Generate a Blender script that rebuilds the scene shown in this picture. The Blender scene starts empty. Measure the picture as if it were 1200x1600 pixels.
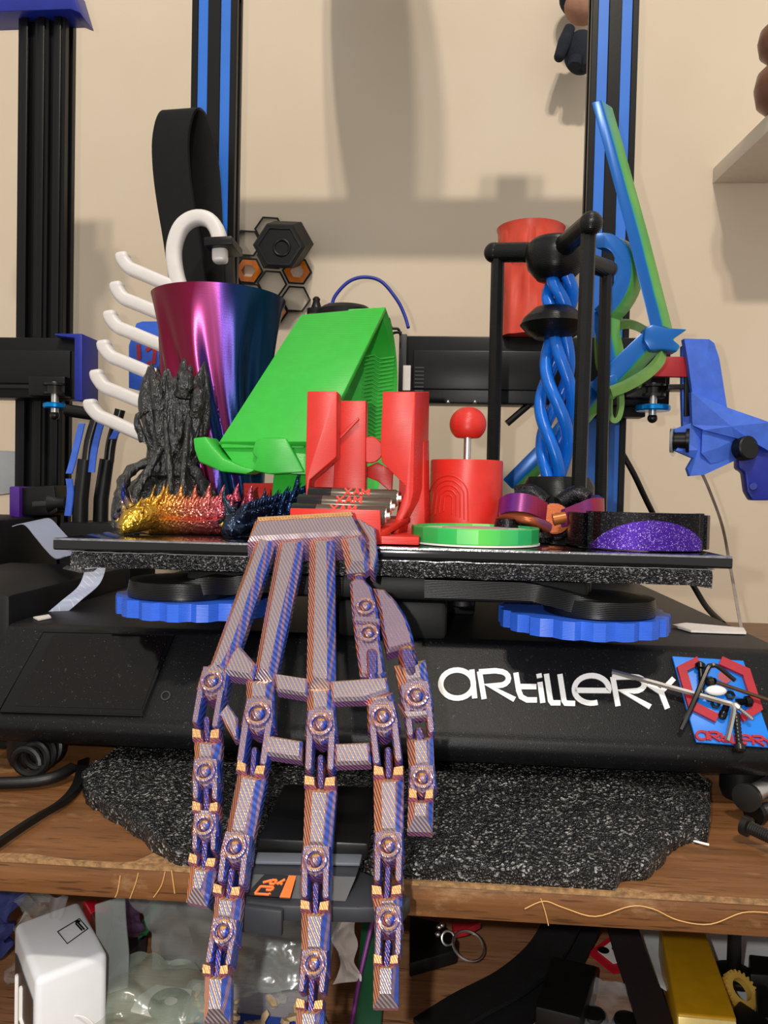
import bpy, bmesh, math, random
from mathutils import Vector, Matrix, noise as mnoise

# ------------------------------------------------------------------ camera, world, lights, exposure
scene = bpy.context.scene
COL = scene.collection
V = Vector
FPX = 1200.0                      # focal length in pixels of the 1200x1600 frame
CAM = V((0.0, 0.0, 1.0))          # the phone that took the picture
YAW, PITCH, ROLL = math.radians(3.9), math.radians(1.65), math.radians(1.28)
ROT = Matrix.Rotation(YAW, 3, 'Z') @ Matrix.Rotation(math.pi / 2 - PITCH, 3, 'X') @ Matrix.Rotation(ROLL, 3, 'Z')
cam = bpy.data.cameras.new('camera')
cam.sensor_fit = 'VERTICAL'; cam.sensor_height = 36.0; cam.lens = 36.0 * FPX / 1600.0
cam.clip_start = 0.01; cam.clip_end = 50
camo = bpy.data.objects.new('camera', cam); COL.objects.link(camo)
camo.matrix_world = Matrix.Translation(CAM) @ ROT.to_4x4()
scene.camera = camo

w = bpy.data.worlds.new('room_air'); scene.world = w; w.use_nodes = True
w.node_tree.nodes['Background'].inputs[0].default_value = (1.0, 0.96, 0.91, 1)
w.node_tree.nodes['Background'].inputs[1].default_value = 0.58

def lamp(name, kind, loc, power, size, color, target=None):
    l = bpy.data.lights.new(name, kind); l.energy = power; l.color = color
    if kind == 'POINT': l.shadow_soft_size = size
    if kind == 'AREA': l.shape = 'DISK'; l.size = size
    o = bpy.data.objects.new(name, l); COL.objects.link(o); o.location = loc
    if target is not None:
        o.rotation_euler = (V(target) - V(loc)).to_track_quat('-Z', 'Y').to_euler()
    return o
# the phone's flash, left of and a little above the lens
lamp('phone_flash', 'POINT', CAM + V((-0.026, -0.004, 0.010)), 3.9, 0.003, (1.0, 0.97, 0.93))
# the ceiling fixture behind the photographer: two bulbs
lamp('ceiling_bulb', 'POINT', CAM + V((0.06, -1.05, 2.06)), 76.0, 0.05, (1.0, 0.90, 0.77))
lamp('ceiling_bulb', 'POINT', CAM + V((0.24, -1.00, 2.02)), 62.0, 0.05, (1.0, 0.90, 0.77))

scene.view_settings.view_transform = 'Standard'
scene.view_settings.look = 'None'
scene.view_settings.gamma = 1.0
scene.view_settings.use_curve_mapping = False
scene.view_settings.exposure = 0.0

# ------------------------------------------------------------------ points from the photograph's frame
def ray(px, py):
    return ROT @ V(((px - 600) / FPX, -(py - 800) / FPX, -1.0))
def W(px, py, Y):                 # the point seen at a pixel, Y metres in front of the camera (plane parallel to the wall)
    d = ray(px, py); return CAM + d * (Y / d.y)
def WZ(px, py, z):                # the point seen at a pixel on the level plane of height z
    d = ray(px, py); return CAM + d * ((z - CAM.z) / d.z)
def WP(px, py, p0, n):            # ... on any plane
    d = ray(px, py); return CAM + d * ((p0 - CAM).dot(n) / d.dot(n))
def PX(p):                        # pixel of a point
    q = ROT.transposed() @ (V(p) - CAM); return (600 + FPX * q.x / -q.z, 800 - FPX * q.y / -q.z)

# ------------------------------------------------------------------ mesh helpers
X, Y_, Z = V((1, 0, 0)), V((0, 1, 0)), V((0, 0, 1))
def frame(axis):
    axis = axis.normalized(); a = axis.orthogonal().normalized(); return a, axis.cross(a), axis
class B:
    def __init__(s): s.bm = bmesh.new()
    def face(s, vs):
        try: return s.bm.faces.new(vs)
        except ValueError: return None
    def poly(s, pts): return s.face([s.bm.verts.new(p) for p in pts])
    def bev(s, faces, off, seg=2):
        if off <= 0: return
        es = {e for f in faces if f for e in f.edges}
        bmesh.ops.bevel(s.bm, geom=list(es), offset=off, segments=seg, affect='EDGES', profile=0.5, clamp_overlap=True)
    def prism(s, pts, vec, bev=0, seg=2):
        pts = [V(p) for p in pts]; vec = V(vec)
        a = [s.bm.verts.new(p) for p in pts]; b = [s.bm.verts.new(p + vec) for p in pts]
        n = len(a); fs = [s.face(a), s.face(b[::-1])]
        for i in range(n): fs.append(s.face([a[i], b[i], b[(i + 1) % n], a[(i + 1) % n]]))
        bmesh.ops.recalc_face_normals(s.bm, faces=[f for f in fs if f])
        s.bev(fs, bev, seg); return s
    def box(s, c, size, rot=None, bev=0, seg=2):
        c = V(c); h = V(size) / 2; R = rot or Matrix.Identity(3)
        pts = [c + R @ V((sx * h.x, sy * h.y, -h.z)) for sx, sy in ((-1, -1), (1, -1), (1, 1), (-1, 1))]
        return s.prism(pts, R @ V((0, 0, 2 * h.z)), bev, seg)
    def bbox(s, lo, hi, bev=0, seg=2):
        lo, hi = V(lo), V(hi); return s.box((lo + hi) / 2, hi - lo, None, bev, seg)
    def loft(s, rings, cap=True, closed=False):
        R = [[s.bm.verts.new(p) for p in r] for r in rings]; n = len(R[0])
        fs = []
        m = len(R)
        for i in range(m if closed else m - 1):
            a, b = R[i], R[(i + 1) % m]
            for j in range(n): fs.append(s.face([a[j], a[(j + 1) % n], b[(j + 1) % n], b[j]]))
        if cap and not closed: fs.append(s.face(R[0][::-1])); fs.append(s.face(R[-1]))
        bmesh.ops.recalc_face_normals(s.bm, faces=[f for f in fs if f])
        return s
    def tube(s, pts, r, n=10, closed=False, cap=True, sy=1.0, sq=1.0, a0=None):
        pts = [V(p) for p in pts]; m = len(pts)
        rs = r if isinstance(r, (list, tuple)) else [r] * m
        rings = []; prev = None
        for i in range(m):
            if closed: t = pts[(i + 1) % m] - pts[i - 1]
            else: t = pts[min(i + 1, m - 1)] - pts[max(i - 1, 0)]
            t = t.normalized() if t.length > 1e-9 else Z
            if prev is None and a0 is not None: a = (a0 - t * a0.dot(t)).normalized()
            elif prev is None: a = t.orthogonal().normalized()
            else:
                a = prev - t * prev.dot(t); a = a.normalized() if a.length > 1e-6 else t.orthogonal().normalized()
            prev = a; b = t.cross(a)
            cs = [(math.cos(k * 2 * math.pi / n), math.sin(k * 2 * math.pi / n)) for k in range(n)]
            if sq != 1.0: cs = [(math.copysign(abs(u) ** sq, u), math.copysign(abs(v) ** sq, v)) for u, v in cs]
            rings.append([pts[i] + (a * u + b * v * sy) * rs[i] for u, v in cs])
        return s.loft(rings, cap, closed)
    def captube(s, pts, r, n=14, sy=1.0, sq=1.0, a0=None):
        # a bar with rounded ends
        pts = [V(p) for p in pts]; d0 = (pts[0] - pts[1]).normalized(); d1 = (pts[-1] - pts[-2]).normalized()
        A = [pts[0] + d0 * r * .6 * math.sin(a) for a in (1.5, 1.2, .7, .35)]; Ra = [r * math.cos(a) ** .35 for a in (1.45, 1.1, .7, .35)]
        E = [pts[-1] + d1 * r * .6 * math.sin(a) for a in (.35, .7, 1.1, 1.45)]; Re = [r * math.cos(a) ** .35 for a in (.35, .7, 1.1, 1.45)]
        return s.tube(A + pts + E, Ra + [r] * len(pts) + Re, n, sy=sy, sq=sq, a0=a0)
    def lathe(s, c, prof, axis=Z, n=32, fn=None, cap=True):
        c = V(c); a, b, ax = (X, Y_, Z) if axis == Z else frame(axis)
        rings = []
        for (r, h) in prof:
            ring = []
            for k in range(n):
                t = 2 * math.pi * k / n; rr = max(r * (fn(t, h) if fn else 1), 1e-6)
                ring.append(c + (a * math.cos(t) + b * math.sin(t)) * rr + ax * h)
            rings.append(ring)
        return s.loft(rings, cap)
    def cyl(s, p0, p1, r, n=20, bev=0):
        p0, p1 = V(p0), V(p1); a, b, ax = frame(p1 - p0)
        ring = [p0 + (a * math.cos(2 * math.pi * k / n) + b * math.sin(2 * math.pi * k / n)) * r for k in range(n)]
        if bev <= 0: return s.prism(ring, p1 - p0)
        L = (p1 - p0).length
        return s.lathe(p0, [(r - bev, 0), (r, bev), (r, L - bev), (r - bev, L)], p1 - p0, n)
    def torus(s, c, R, r, axis, n=24, m=8, sx=1.0):
        c = V(c); a, b, ax = frame(axis)
        rings = []
        for i in range(n):
            t = 2 * math.pi * i / n; d = a * math.cos(t) + b * math.sin(t)
            rings.append([c + d * (R + r * math.cos(2 * math.pi * k / m)) + ax * (r * math.sin(2 * math.pi * k / m)) * sx for k in range(m)])
        return s.loft(rings, False, True)
    def sphere(s, c, r, sc=(1, 1, 1), u=20, v=12, rot=None, fn=None):
        c = V(c); R = rot or Matrix.Identity(3); rings = []
        for i in range(v + 1):
            th = math.pi * (0.001 + 0.998 * i / v)
            ring = []
            for k in range(u):
                ph = 2 * math.pi * k / u
                d = V((math.sin(th) * math.cos(ph), math.sin(th) * math.sin(ph), math.cos(th)))
                q = r * (fn(d) if fn else 1)
                ring.append(c + R @ V((d.x * sc[0] * q, d.y * sc[1] * q, d.z * sc[2] * q)))
            rings.append(ring)
        return s.loft(rings)
    def flatten(s, z0):               # cut the underside level
        for v in s.bm.verts: v.co.z = max(v.co.z, z0)
        return s
    def ribbon(s, pts, wvec, th=0.001):      # a strip along pts, wvec wide (vector or list), th thick
        pts = [V(p) for p in pts]; m = len(pts); rings = []
        for i in range(m):
            wv = V(wvec[i]) if isinstance(wvec, list) else V(wvec)
            t = (pts[min(i + 1, m - 1)] - pts[max(i - 1, 0)]).normalized()
            nn = t.cross(wv).normalized() * th / 2
            rings.append([pts[i] - wv / 2 - nn, pts[i] + wv / 2 - nn, pts[i] + wv / 2 + nn, pts[i] - wv / 2 + nn])
        return s.loft(rings)
    def grid(s, fn, nu, nv):
        R = [[s.bm.verts.new(fn(i / (nu - 1), j / (nv - 1))) for j in range(nv)] for i in range(nu)]
        for i in range(nu - 1):
            for j in range(nv - 1): s.face([R[i][j], R[i + 1][j], R[i + 1][j + 1], R[i][j + 1]])
        return s
    def mesh(s, name, mat, off, smooth=40):
        for v in s.bm.verts: v.co -= off
        me = bpy.data.meshes.new(name); s.bm.to_mesh(me); s.bm.free()
        if mat: me.materials.append(mat)
        if smooth:
            me.shade_smooth(); me.set_sharp_from_angle(angle=math.radians(smooth))
        return me
    def part(s, name, mat, parent, smooth=40, label=None, kind=None):
        off = V((0, 0, 0)); p = parent
        while p is not None: off = off + V(p.location); p = p.parent
        o = bpy.data.objects.new(name, s.mesh(name, mat, off, smooth)); COL.objects.link(o); o.parent = parent
        if label: o['label'] = label
        if kind: o['kind'] = kind
        return o
    def solo(s, name, mat, label=None, cat=None, group=None, kind=None, smooth=40):
        vs = [v.co for v in s.bm.verts]
        off = V((sum(v.x for v in vs) / len(vs), sum(v.y for v in vs) / len(vs), min(v.z for v in vs)))
        o = bpy.data.objects.new(name, s.mesh(name, mat, off, smooth)); COL.objects.link(o); o.location = off
        if label: o['label'] = label
        if cat: o['category'] = cat
        if group: o['group'] = group
        if kind: o['kind'] = kind
        return o
def thing(name, label, cat, loc, group=None, kind=None):
    o = bpy.data.objects.new(name, None); COL.objects.link(o); o.location = loc; o.empty_display_size = 0.01
    if label: o['label'] = label
    if cat: o['category'] = cat
    if group: o['group'] = group
    if kind: o['kind'] = kind
    return o
def structure(b, name, mat, smooth=40): return b.solo(name, mat, kind='structure', smooth=smooth)
def inset(pts, d):                # 2-D polygon moved inwards by d (pixels)
    n = len(pts); area = sum(pts[i][0] * pts[(i + 1) % n][1] - pts[(i + 1) % n][0] * pts[i][1] for i in range(n))
    sg = 1 if area > 0 else -1; out = []
    for i in range(n):
        p0, p1, p2 = V(pts[i - 1]), V(pts[i]), V(pts[(i + 1) % n])
        e1, e2 = (p1 - p0).normalized(), (p2 - p1).normalized()
        n1, n2 = V((-e1.y, e1.x)) * sg, V((-e2.y, e2.x)) * sg
        k = max(1 + n1.dot(n2), 0.35); out.append(tuple(p1 + (n1 + n2) * (d / k)))
    return out
def arc(cx, cy, rx, ry, a0, a1, n):
    return [(cx + rx * math.cos(math.radians(a0 + (a1 - a0) * i / (n - 1))), cy + ry * math.sin(math.radians(a0 + (a1 - a0) * i / (n - 1)))) for i in range(n)]
def smoothpath(pts, k=4):         # Catmull-Rom
    pts = [V(p) for p in pts]; out = []
    for i in range(len(pts) - 1):
        p0, p1, p2, p3 = pts[max(i - 1, 0)], pts[i], pts[i + 1], pts[min(i + 2, len(pts) - 1)]
        for j in range(k):
            t = j / k
            out.append(0.5 * ((2 * p1) + (p2 - p0) * t + (2 * p0 - 5 * p1 + 4 * p2 - p3) * t * t + (3 * p1 - p0 - 3 * p2 + p3) * t ** 3))
    out.append(pts[-1]); return out
def stroke2(pts, wd):             # 2-D outline of a polyline of width wd
    pts = [V(p[:2]) for p in pts]; L, R = [], []
    for i in range(len(pts)):
        if i == 0: t = pts[1] - pts[0]
        elif i == len(pts) - 1: t = pts[-1] - pts[-2]
        else: t = (pts[i] - pts[i - 1]).normalized() + (pts[i + 1] - pts[i]).normalized()
        t = t.normalized(); n = V((-t.y, t.x))
        ww = wd[i] if isinstance(wd, list) else wd
        m = 1.0
        if 0 < i < len(pts) - 1:
            m = 1 / max(t.dot((pts[i] - pts[i - 1]).normalized()), 0.5)
        L.append(tuple(pts[i] + n * ww / 2 * m)); R.append(tuple(pts[i] - n * ww / 2 * m))
    return L, R
def band(b, pts, wd, mp, vec):    # a polyline of width wd mapped to 3-D by mp and extruded by vec: a clean strip of quads
    L, R = stroke2(pts, wd); vec = V(vec)
    rings = [[mp(*l), mp(*r), mp(*r) + vec, mp(*l) + vec] for l, r in zip(L, R)]
    return b.loft(rings)

# ------------------------------------------------------------------ materials
def lin(h, k=1.0):
    h = h.lstrip('#'); c = [int(h[i:i + 2], 16) / 255 for i in (0, 2, 4)]
    return tuple((x / 12.92 if x <= 0.04045 else ((x + 0.055) / 1.055) ** 2.4) * k for x in c) + (1,)
class NT:
    def __init__(s, name):
        s.m = bpy.data.materials.new(name); s.m.use_nodes = True; s.t = s.m.node_tree
        s.p = s.t.nodes['Principled BSDF']; s.out = s.t.nodes['Material Output']
    def n(s, typ, **kw):
        o = s.t.nodes.new('ShaderNode' + typ)
        for k, v in kw.items():
            if k in o.inputs: o.inputs[k].default_value = v
            else: setattr(o, k, v)
        return o
    def l(s, a, b): s.t.links.new(a, b)
    def set(s, **kw):
        for k, v in kw.items(): s.p.inputs[k.replace('_', ' ')].default_value = v
        return s
    def coord(s, kind='Object', scale=(1, 1, 1), rot=(0, 0, 0)):
        tc = s.n('TexCoord'); mp = s.n('Mapping'); mp.inputs['Scale'].default_value = scale; mp.inputs['Rotation'].default_value = rot
        s.l(tc.outputs[kind], mp.inputs['Vector']); return mp.outputs['Vector']
    def noise(s, co, scale, detail=3, rough=0.55):
        o = s.n('TexNoise'); o.inputs['Scale'].default_value = scale; o.inputs['Detail'].default_value = detail; o.inputs['Roughness'].default_value = rough
        s.l(co, o.inputs['Vector']); return o.outputs['Fac']
    def ramp(s, fac, stops, interp='LINEAR'):
        o = s.n('ValToRGB'); o.color_ramp.interpolation = interp; e = o.color_ramp.elements
        while len(e) < len(stops): e.new(0.5)
        for i, (p, c) in enumerate(stops): e[i].position = p; e[i].color = c if not isinstance(c, (int, float)) else (c, c, c, 1)
        s.l(fac, o.inputs['Fac']); return o.outputs['Color']
    def mix(s, fac, a, b, blend='MIX'):
        o = s.n('Mix', data_type='RGBA', blend_type=blend)
        for sock, v in ((o.inputs[0], fac), (o.inputs[6], a), (o.inputs[7], b)):
            if hasattr(v, 'is_linked'): s.l(v, sock)
            else: sock.default_value = v
        return o.outputs[2]
    def math(s, op, a, b=0.0):
        o = s.n('Math', operation=op)
        for sock, v in ((o.inputs[0], a), (o.inputs[1], b)):
            if hasattr(v, 'is_linked'): s.l(v, sock)
            else: sock.default_value = v
        return o.outputs[0]
    def bump(s, h, strength, dist=0.001, prev=None):
        o = s.n('Bump'); o.inputs['Strength'].default_value = strength; o.inputs['Distance'].default_value = dist
        s.l(h, o.inputs['Height'])
        if prev is not None: s.l(prev, o.inputs['Normal'])
        s.l(o.outputs['Normal'], s.p.inputs['Normal']); return o.outputs['Normal']
    def col(s, c): s.l(c, s.p.inputs['Base Color']); return s
def plain(name, hexcol, rough=0.5, metal=0.0, var=0.12, vs=120, bump=0.0, bs=400, layers=0.0, lsp=0.0005, coat=0.0, dust=0.0, k=1.0, spec=0.5, laxis='Z'):
    t = NT(name); t.set(Roughness=rough, Metallic=metal, Coat_Weight=coat, Specular_IOR_Level=spec)
    co = t.coord(); c = lin(hexcol, k); d = tuple(x * (1 - var) for x in c[:3]) + (1,); e = tuple(min(1, x * (1 + var)) for x in c[:3]) + (1,)
    colr = t.ramp(t.noise(co, vs), [(0.3, d), (0.7, e)])
    if dust > 0:
        f = t.ramp(t.noise(co, 260, 6, 0.75), [(0.62, 0.0), (0.78, dust)])
        f2 = t.ramp(t.noise(co, 22, 4), [(0.35, 0.15), (0.75, 1.0)])
        colr = t.mix(t.math('MULTIPLY', f, f2), colr, (0.42, 0.38, 0.33, 1))
        f3 = t.ramp(t.noise(co, 1500, 2), [(0.70, 0.0), (0.78, dust)])
        colr = t.mix(f3, colr, (0.5, 0.47, 0.42, 1))
    t.col(colr); nn = None
    if bump > 0: nn = t.bump(t.noise(co, bs, 3), bump, 0.0006)
    if layers > 0:
        wv = t.n('TexWave', wave_type='BANDS', bands_direction=laxis, wave_profile='SIN'); wv.inputs['Scale'].default_value = 0.314 / lsp
        wv.inputs['Distortion'].default_value = 0.3
        t.l(co, wv.inputs['Vector']); t.bump(wv.outputs['Fac'], layers, lsp * 0.5, nn)
    return t.m
def emis(name, hexcol, s=1.0):
    t = NT(name); t.set(Emission_Color=lin(hexcol), Emission_Strength=s, Base_Color=(0, 0, 0, 1)); return t.m

M = {}
M['black'] = plain('black_plastic', '#0b0b0b', 0.38, var=0.2, bump=0.08, spec=0.35)
M['black_print'] = plain('black_printed_plastic', '#080808', 0.30, spec=0.4, layers=0.35, lsp=0.0008, var=0.2)
M['black_matte'] = plain('black_matte_plastic', '#0f0f10', 0.55, var=0.2, bump=0.1, spec=0.3)
M['black_metal'] = plain('black_anodised_aluminium', '#0c0c0e', 0.36, metal=0.15, var=0.12, spec=0.35, bump=0.05)
M['strap'] = plain('black_webbing', '#111112', 0.65, spec=0.3, var=0.2, bump=0.25, bs=900)
M['base'] = plain('black_powder_coated_steel', '#0b0b0d', 0.46, spec=0.3, var=0.15, bump=0.25, bs=1600, dust=0.5)
M['grey'] = plain('dark_grey_plastic', '#2c2d30', 0.45, var=0.1, bump=0.1)
M['steel'] = plain('bright_steel', '#d6d3ce', 0.36, metal=1.0, var=0.05)
M['darksteel'] = plain('blackened_steel', '#3a3836', 0.3, metal=0.8, var=0.1)
M['white'] = plain('white_printed_plastic', '#e9e4e1', 0.35, var=0.03, layers=0.12, lsp=0.0006)
M['white_paint'] = plain('white_lettering', '#f1efec', 0.5, var=0.02)
M['blue_print'] = plain('blue_printed_plastic', '#2f63d8', 0.33, var=0.08, layers=0.3, lsp=0.0007)
M['blue_dark'] = plain('dark_blue_printed_plastic', '#1b2c9a', 0.4, var=0.1, layers=0.2)
M['blue_strip'] = plain('blue_slot_cover', '#2b77e0', 0.4, var=0.06, vs=30)
M['blue_tape'] = plain('blue_painter_tape', '#4470e0', 0.6, var=0.14, vs=90, bump=0.4, bs=160)
M['blue_helix'] = plain('bright_blue_plastic', '#0b6bd8', 0.22, var=0.08, layers=0.15)
M['cyan'] = plain('cyan_anodised_aluminium', '#0d8fe6', 0.25, metal=0.7, var=0.05)
M['red'] = plain('red_printed_plastic', '#d02c22', 0.34, var=0.06, layers=0.22, lsp=0.0007)
M['red_vase'] = plain('coral_red_plastic', '#dd4a34', 0.33, var=0.08, layers=0.15)
M['red_tape'] = plain('red_tape', '#b01f2a', 0.5, var=0.1)
M['red_dark'] = plain('dark_red_plastic', '#a81c2c', 0.35, var=0.08, layers=0.2)
M['green'] = plain('green_printed_plastic', '#34b53a', 0.33, var=0.05, layers=0.2, lsp=0.0007)
M['orange'] = plain('orange_translucent_plastic', '#c96a10', 0.25, var=0.15)
M['purple'] = plain('purple_plastic', '#4b1f86', 0.4)
M['olive'] = plain('olive_green_rubber', '#6f9a4c', 0.5, var=0.1)
M['gold'] = plain('gold_painted_metal', '#b98a10', 0.4, metal=0.2, var=0.08, bump=0.1)
M['brass'] = plain('brass', '#d8b050', 0.42, metal=0.45, var=0.08)
M['paper'] = plain('white_paper', '#e4ddd8', 0.7, var=0.06, bump=0.2)
M['card'] = plain('white_glossy_card', '#dfe2e6', 0.3, var=0.02)
M['beige'] = plain('beige_chips', '#c9ad82', 0.55, var=0.3, vs=200)
M['rubber'] = plain('black_rubber', '#0a0a0b', 0.45, spec=0.4, bump=0.1)
M['maroon'] = plain('dark_maroon_webbing', '#16090b', 0.7, bump=0.2)
M['navy'] = plain('navy_plush_fabric', '#1a2230', 0.9, var=0.25, bump=0.5, bs=700)
M['skin_felt'] = plain('tan_felt', '#b98a72', 0.9, var=0.1, bump=0.4, bs=700)
M['orange_print'] = plain('orange_print', '#d8641c', 0.5)
M['silver_film'] = plain('silver_foil_edge', '#a9a9ad', 0.25, metal=0.9, var=0.3, vs=300, bump=0.5)
M['blue_floor'] = plain('blue_card', '#2b4fae', 0.5)
M['white_bowl'] = plain('white_plastic_dish', '#d9dcdc', 0.35, var=0.03)

# ---- special materials
def silk(name, left, front, right, up, down, rough=0.28, metal=0.75, hatch=0.0, front2=None, lsp=0.0007, k=1.0):
    # co-extruded silk filament: every side of the print shows another of its colours
    t = NT(name); t.set(Roughness=rough, Metallic=metal)
    tc = t.n('TexCoord'); sx = t.n('SeparateXYZ'); t.l(tc.outputs['Normal'], sx.inputs[0])
    co = t.coord()
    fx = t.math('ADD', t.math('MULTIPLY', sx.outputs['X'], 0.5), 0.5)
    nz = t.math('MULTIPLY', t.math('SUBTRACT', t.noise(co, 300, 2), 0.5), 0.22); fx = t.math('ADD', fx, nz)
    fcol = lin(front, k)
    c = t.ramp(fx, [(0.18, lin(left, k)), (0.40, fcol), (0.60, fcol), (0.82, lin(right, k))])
    if hatch > 0:
        mp = t.coord(rot=(0, math.radians(38), 0)); wv = t.n('TexWave', wave_type='BANDS', bands_direction='X')
        wv.inputs['Scale'].default_value = 0.314 / 0.0012; wv.inputs['Distortion'].default_value = 0.6; wv.inputs['Detail'].default_value = 1
        t.l(mp, wv.inputs['Vector'])
        flat = t.ramp(t.math('ABSOLUTE', sx.outputs['X']), [(0.12, 1.0), (0.35, 0.0)])
        c = t.mix(t.math('MULTIPLY', t.ramp(wv.outputs['Fac'], [(0.35, 0.0), (0.65, hatch)]), flat), c, lin(front2, k))
    wl = t.n('TexWave', wave_type='BANDS', bands_direction='X'); wl.inputs['Scale'].default_value = 0.314 / 0.0022; wl.inputs['Distortion'].default_value = 1.2
    t.l(co, wl.inputs['Vector'])
    side = t.ramp(t.math('ABSOLUTE', sx.outputs['X']), [(0.3, 0.0), (0.6, 0.55)])
    c = t.mix(t.math('MULTIPLY', side, t.ramp(wl.outputs['Fac'], [(0.5, 0.0), (0.9, 1.0)])), c, lin(front2 or front, k))
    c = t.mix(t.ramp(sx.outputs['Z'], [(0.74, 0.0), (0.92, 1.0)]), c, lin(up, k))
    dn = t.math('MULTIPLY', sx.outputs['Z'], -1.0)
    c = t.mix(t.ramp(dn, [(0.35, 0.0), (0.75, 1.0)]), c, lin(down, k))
    t.col(c)
    if hatch > 0:
        nb = t.bump(wv.outputs['Fac'], 0.55, 0.0006)
        w2 = t.n('TexWave', wave_type='BANDS', bands_direction='Y'); w2.inputs['Scale'].default_value = 0.314 / lsp
        t.l(co, w2.inputs['Vector']); t.bump(w2.outputs['Fac'], 0.15, lsp * 0.5, nb)
    else:
        w2 = t.n('TexWave', wave_type='BANDS', bands_direction='Z'); w2.inputs['Scale'].default_value = 0.314 / lsp
        t.l(co, w2.inputs['Vector']); t.bump(w2.outputs['Fac'], 0.2, lsp * 0.5)
    return t.m
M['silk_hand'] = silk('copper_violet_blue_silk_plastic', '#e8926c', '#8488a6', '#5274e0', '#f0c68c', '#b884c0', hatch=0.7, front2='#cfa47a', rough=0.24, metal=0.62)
M['silk_knuckle'] = silk('copper_violet_blue_silk_plastic_thin_layers', '#c87048', '#a8847c', '#3a5ad0', '#e6b468', '#a868b8', hatch=0.6, front2='#6c82c4', rough=0.21, metal=0.66)
M['silk_link'] = silk('copper_blue_silk_plastic_side_layers', '#a04a34', '#43509c', '#25409e', '#e2a75a', '#7a4ab0', hatch=0.4, front2='#b87848', rough=0.24, metal=0.8)
M['silk_gold'] = silk('gold_copper_silk_plastic', '#c06038', '#d8aa72', '#6a5aa0', '#ecc480', '#a860a0', hatch=0.3, front2='#b87850', rough=0.26, metal=0.5)
M['silk_vase'] = silk('magenta_blue_silk_plastic', '#8e1840', '#a81f78', '#0c3f78', '#b04080', '#301060', rough=0.24, metal=0.6)
M['silk_spin'] = silk('purple_red_silk_plastic', '#6a2f9a', '#7a2f6a', '#a8283a', '#3a3a9a', '#401a40', rough=0.3, metal=0.5)
M['silk_copper'] = silk('copper_silk_plastic', '#a0503a', '#a8552c', '#6a4a8a', '#c07a4a', '#6a3020', rough=0.32, metal=0.5)
def grad(name, stops, axis=0, lo=0.0, hi=1.0, rough=0.22, metal=0.9, bump=0.8, bs=420):
    t = NT(name); t.set(Roughness=rough, Metallic=metal); co = t.coord(); sp = t.n('SeparateXYZ'); t.l(co, sp.inputs[0])
    mr = t.n('MapRange'); mr.inputs[1].default_value = lo; mr.inputs[2].default_value = hi; t.l(sp.outputs[axis], mr.inputs[0])
    t.col(t.ramp(mr.outputs[0], [(p, lin(c)) for p, c in stops])); t.bump(t.noise(co, bs, 2), bump, 0.0016); return t.m
M['dragon_gold'] = grad('gold_to_rose_silk_plastic', [(0.0, '#20307a'), (0.10, '#c9a23c'), (0.3, '#d09a3a'), (0.6, '#c8705a'), (1.0, '#c85a72')], 0, -0.030, 0.030)
M['dragon_blue'] = grad('gunmetal_blue_silk_plastic', [(0.0, '#3a4454'), (0.5, '#1e3050'), (1.0, '#2a5a8c')], 0, -0.025, 0.03)
def bluegreen():
    t = NT('blue_green_silk_plastic'); t.set(Roughness=0.3, Metallic=0.15); tc = t.n('TexCoord'); s = t.n('SeparateXYZ'); t.l(tc.outputs['Normal'], s.inputs[0])
    co = t.coord(); f = t.math('ADD', s.outputs['X'], t.math('MULTIPLY', t.math('SUBTRACT', t.noise(co, 25, 2), 0.5), 0.5))
    f = t.math('SUBTRACT', f, t.math('MULTIPLY', s.outputs['Z'], 0.25))
    t.col(t.ramp(f, [(0.18, lin('#0a62b8')), (0.42, lin('#0f86b4')), (0.62, lin('#4fae5c')), (0.9, lin('#86c85a'))])); return t.m
M['bluegreen'] = bluegreen()
def greenwhite():
    t = NT('green_gradient_plastic'); t.set(Roughness=0.3); co = t.coord(); s = t.n('SeparateXYZ'); t.l(co, s.inputs[0])
    mr = t.n('MapRange'); mr.inputs[1].default_value = -0.034; mr.inputs[2].default_value = 0.034; t.l(s.outputs[0], mr.inputs[0])
    t.col(t.ramp(mr.outputs[0], [(0.0, lin('#2f9a4c')), (0.3, lin('#35b556')), (0.5, lin('#5cc84c')), (0.8, lin('#2fae62')), (1.0, lin('#2c9f58'))])); return t.m
M['greenlid'] = greenwhite()
def glitter(name, c1, c2, rough=0.3):
    t = NT(name); t.set(Roughness=rough, Metallic=0.55); co = t.coord(); vo = t.n('TexVoronoi'); vo.inputs['Scale'].default_value = 2600; t.l(co, vo.inputs['Vector'])
    s = t.n('SeparateColor'); t.l(vo.outputs['Color'], s.inputs[0])
    t.col(t.mix(t.ramp(s.outputs[0], [(0.86, 0.0), (0.95, 1.0)]), lin(c1), lin(c2)))
    wv = t.n('TexWave', wave_type='BANDS', bands_direction='Z'); wv.inputs['Scale'].default_value = 0.314 / 0.0007; t.l(co, wv.inputs['Vector'])
    nb = t.bump(wv.outputs['Fac'], 0.35, 0.0004); t.bump(s.outputs[1], 0.25, 0.0004, nb); return t.m
M['glitter'] = glitter('purple_glitter_plastic', '#4a1f9e', '#b59cf0')
M['black_glitter'] = glitter('black_glitter_plastic', '#0b0a0c', '#4a4654')
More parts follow.
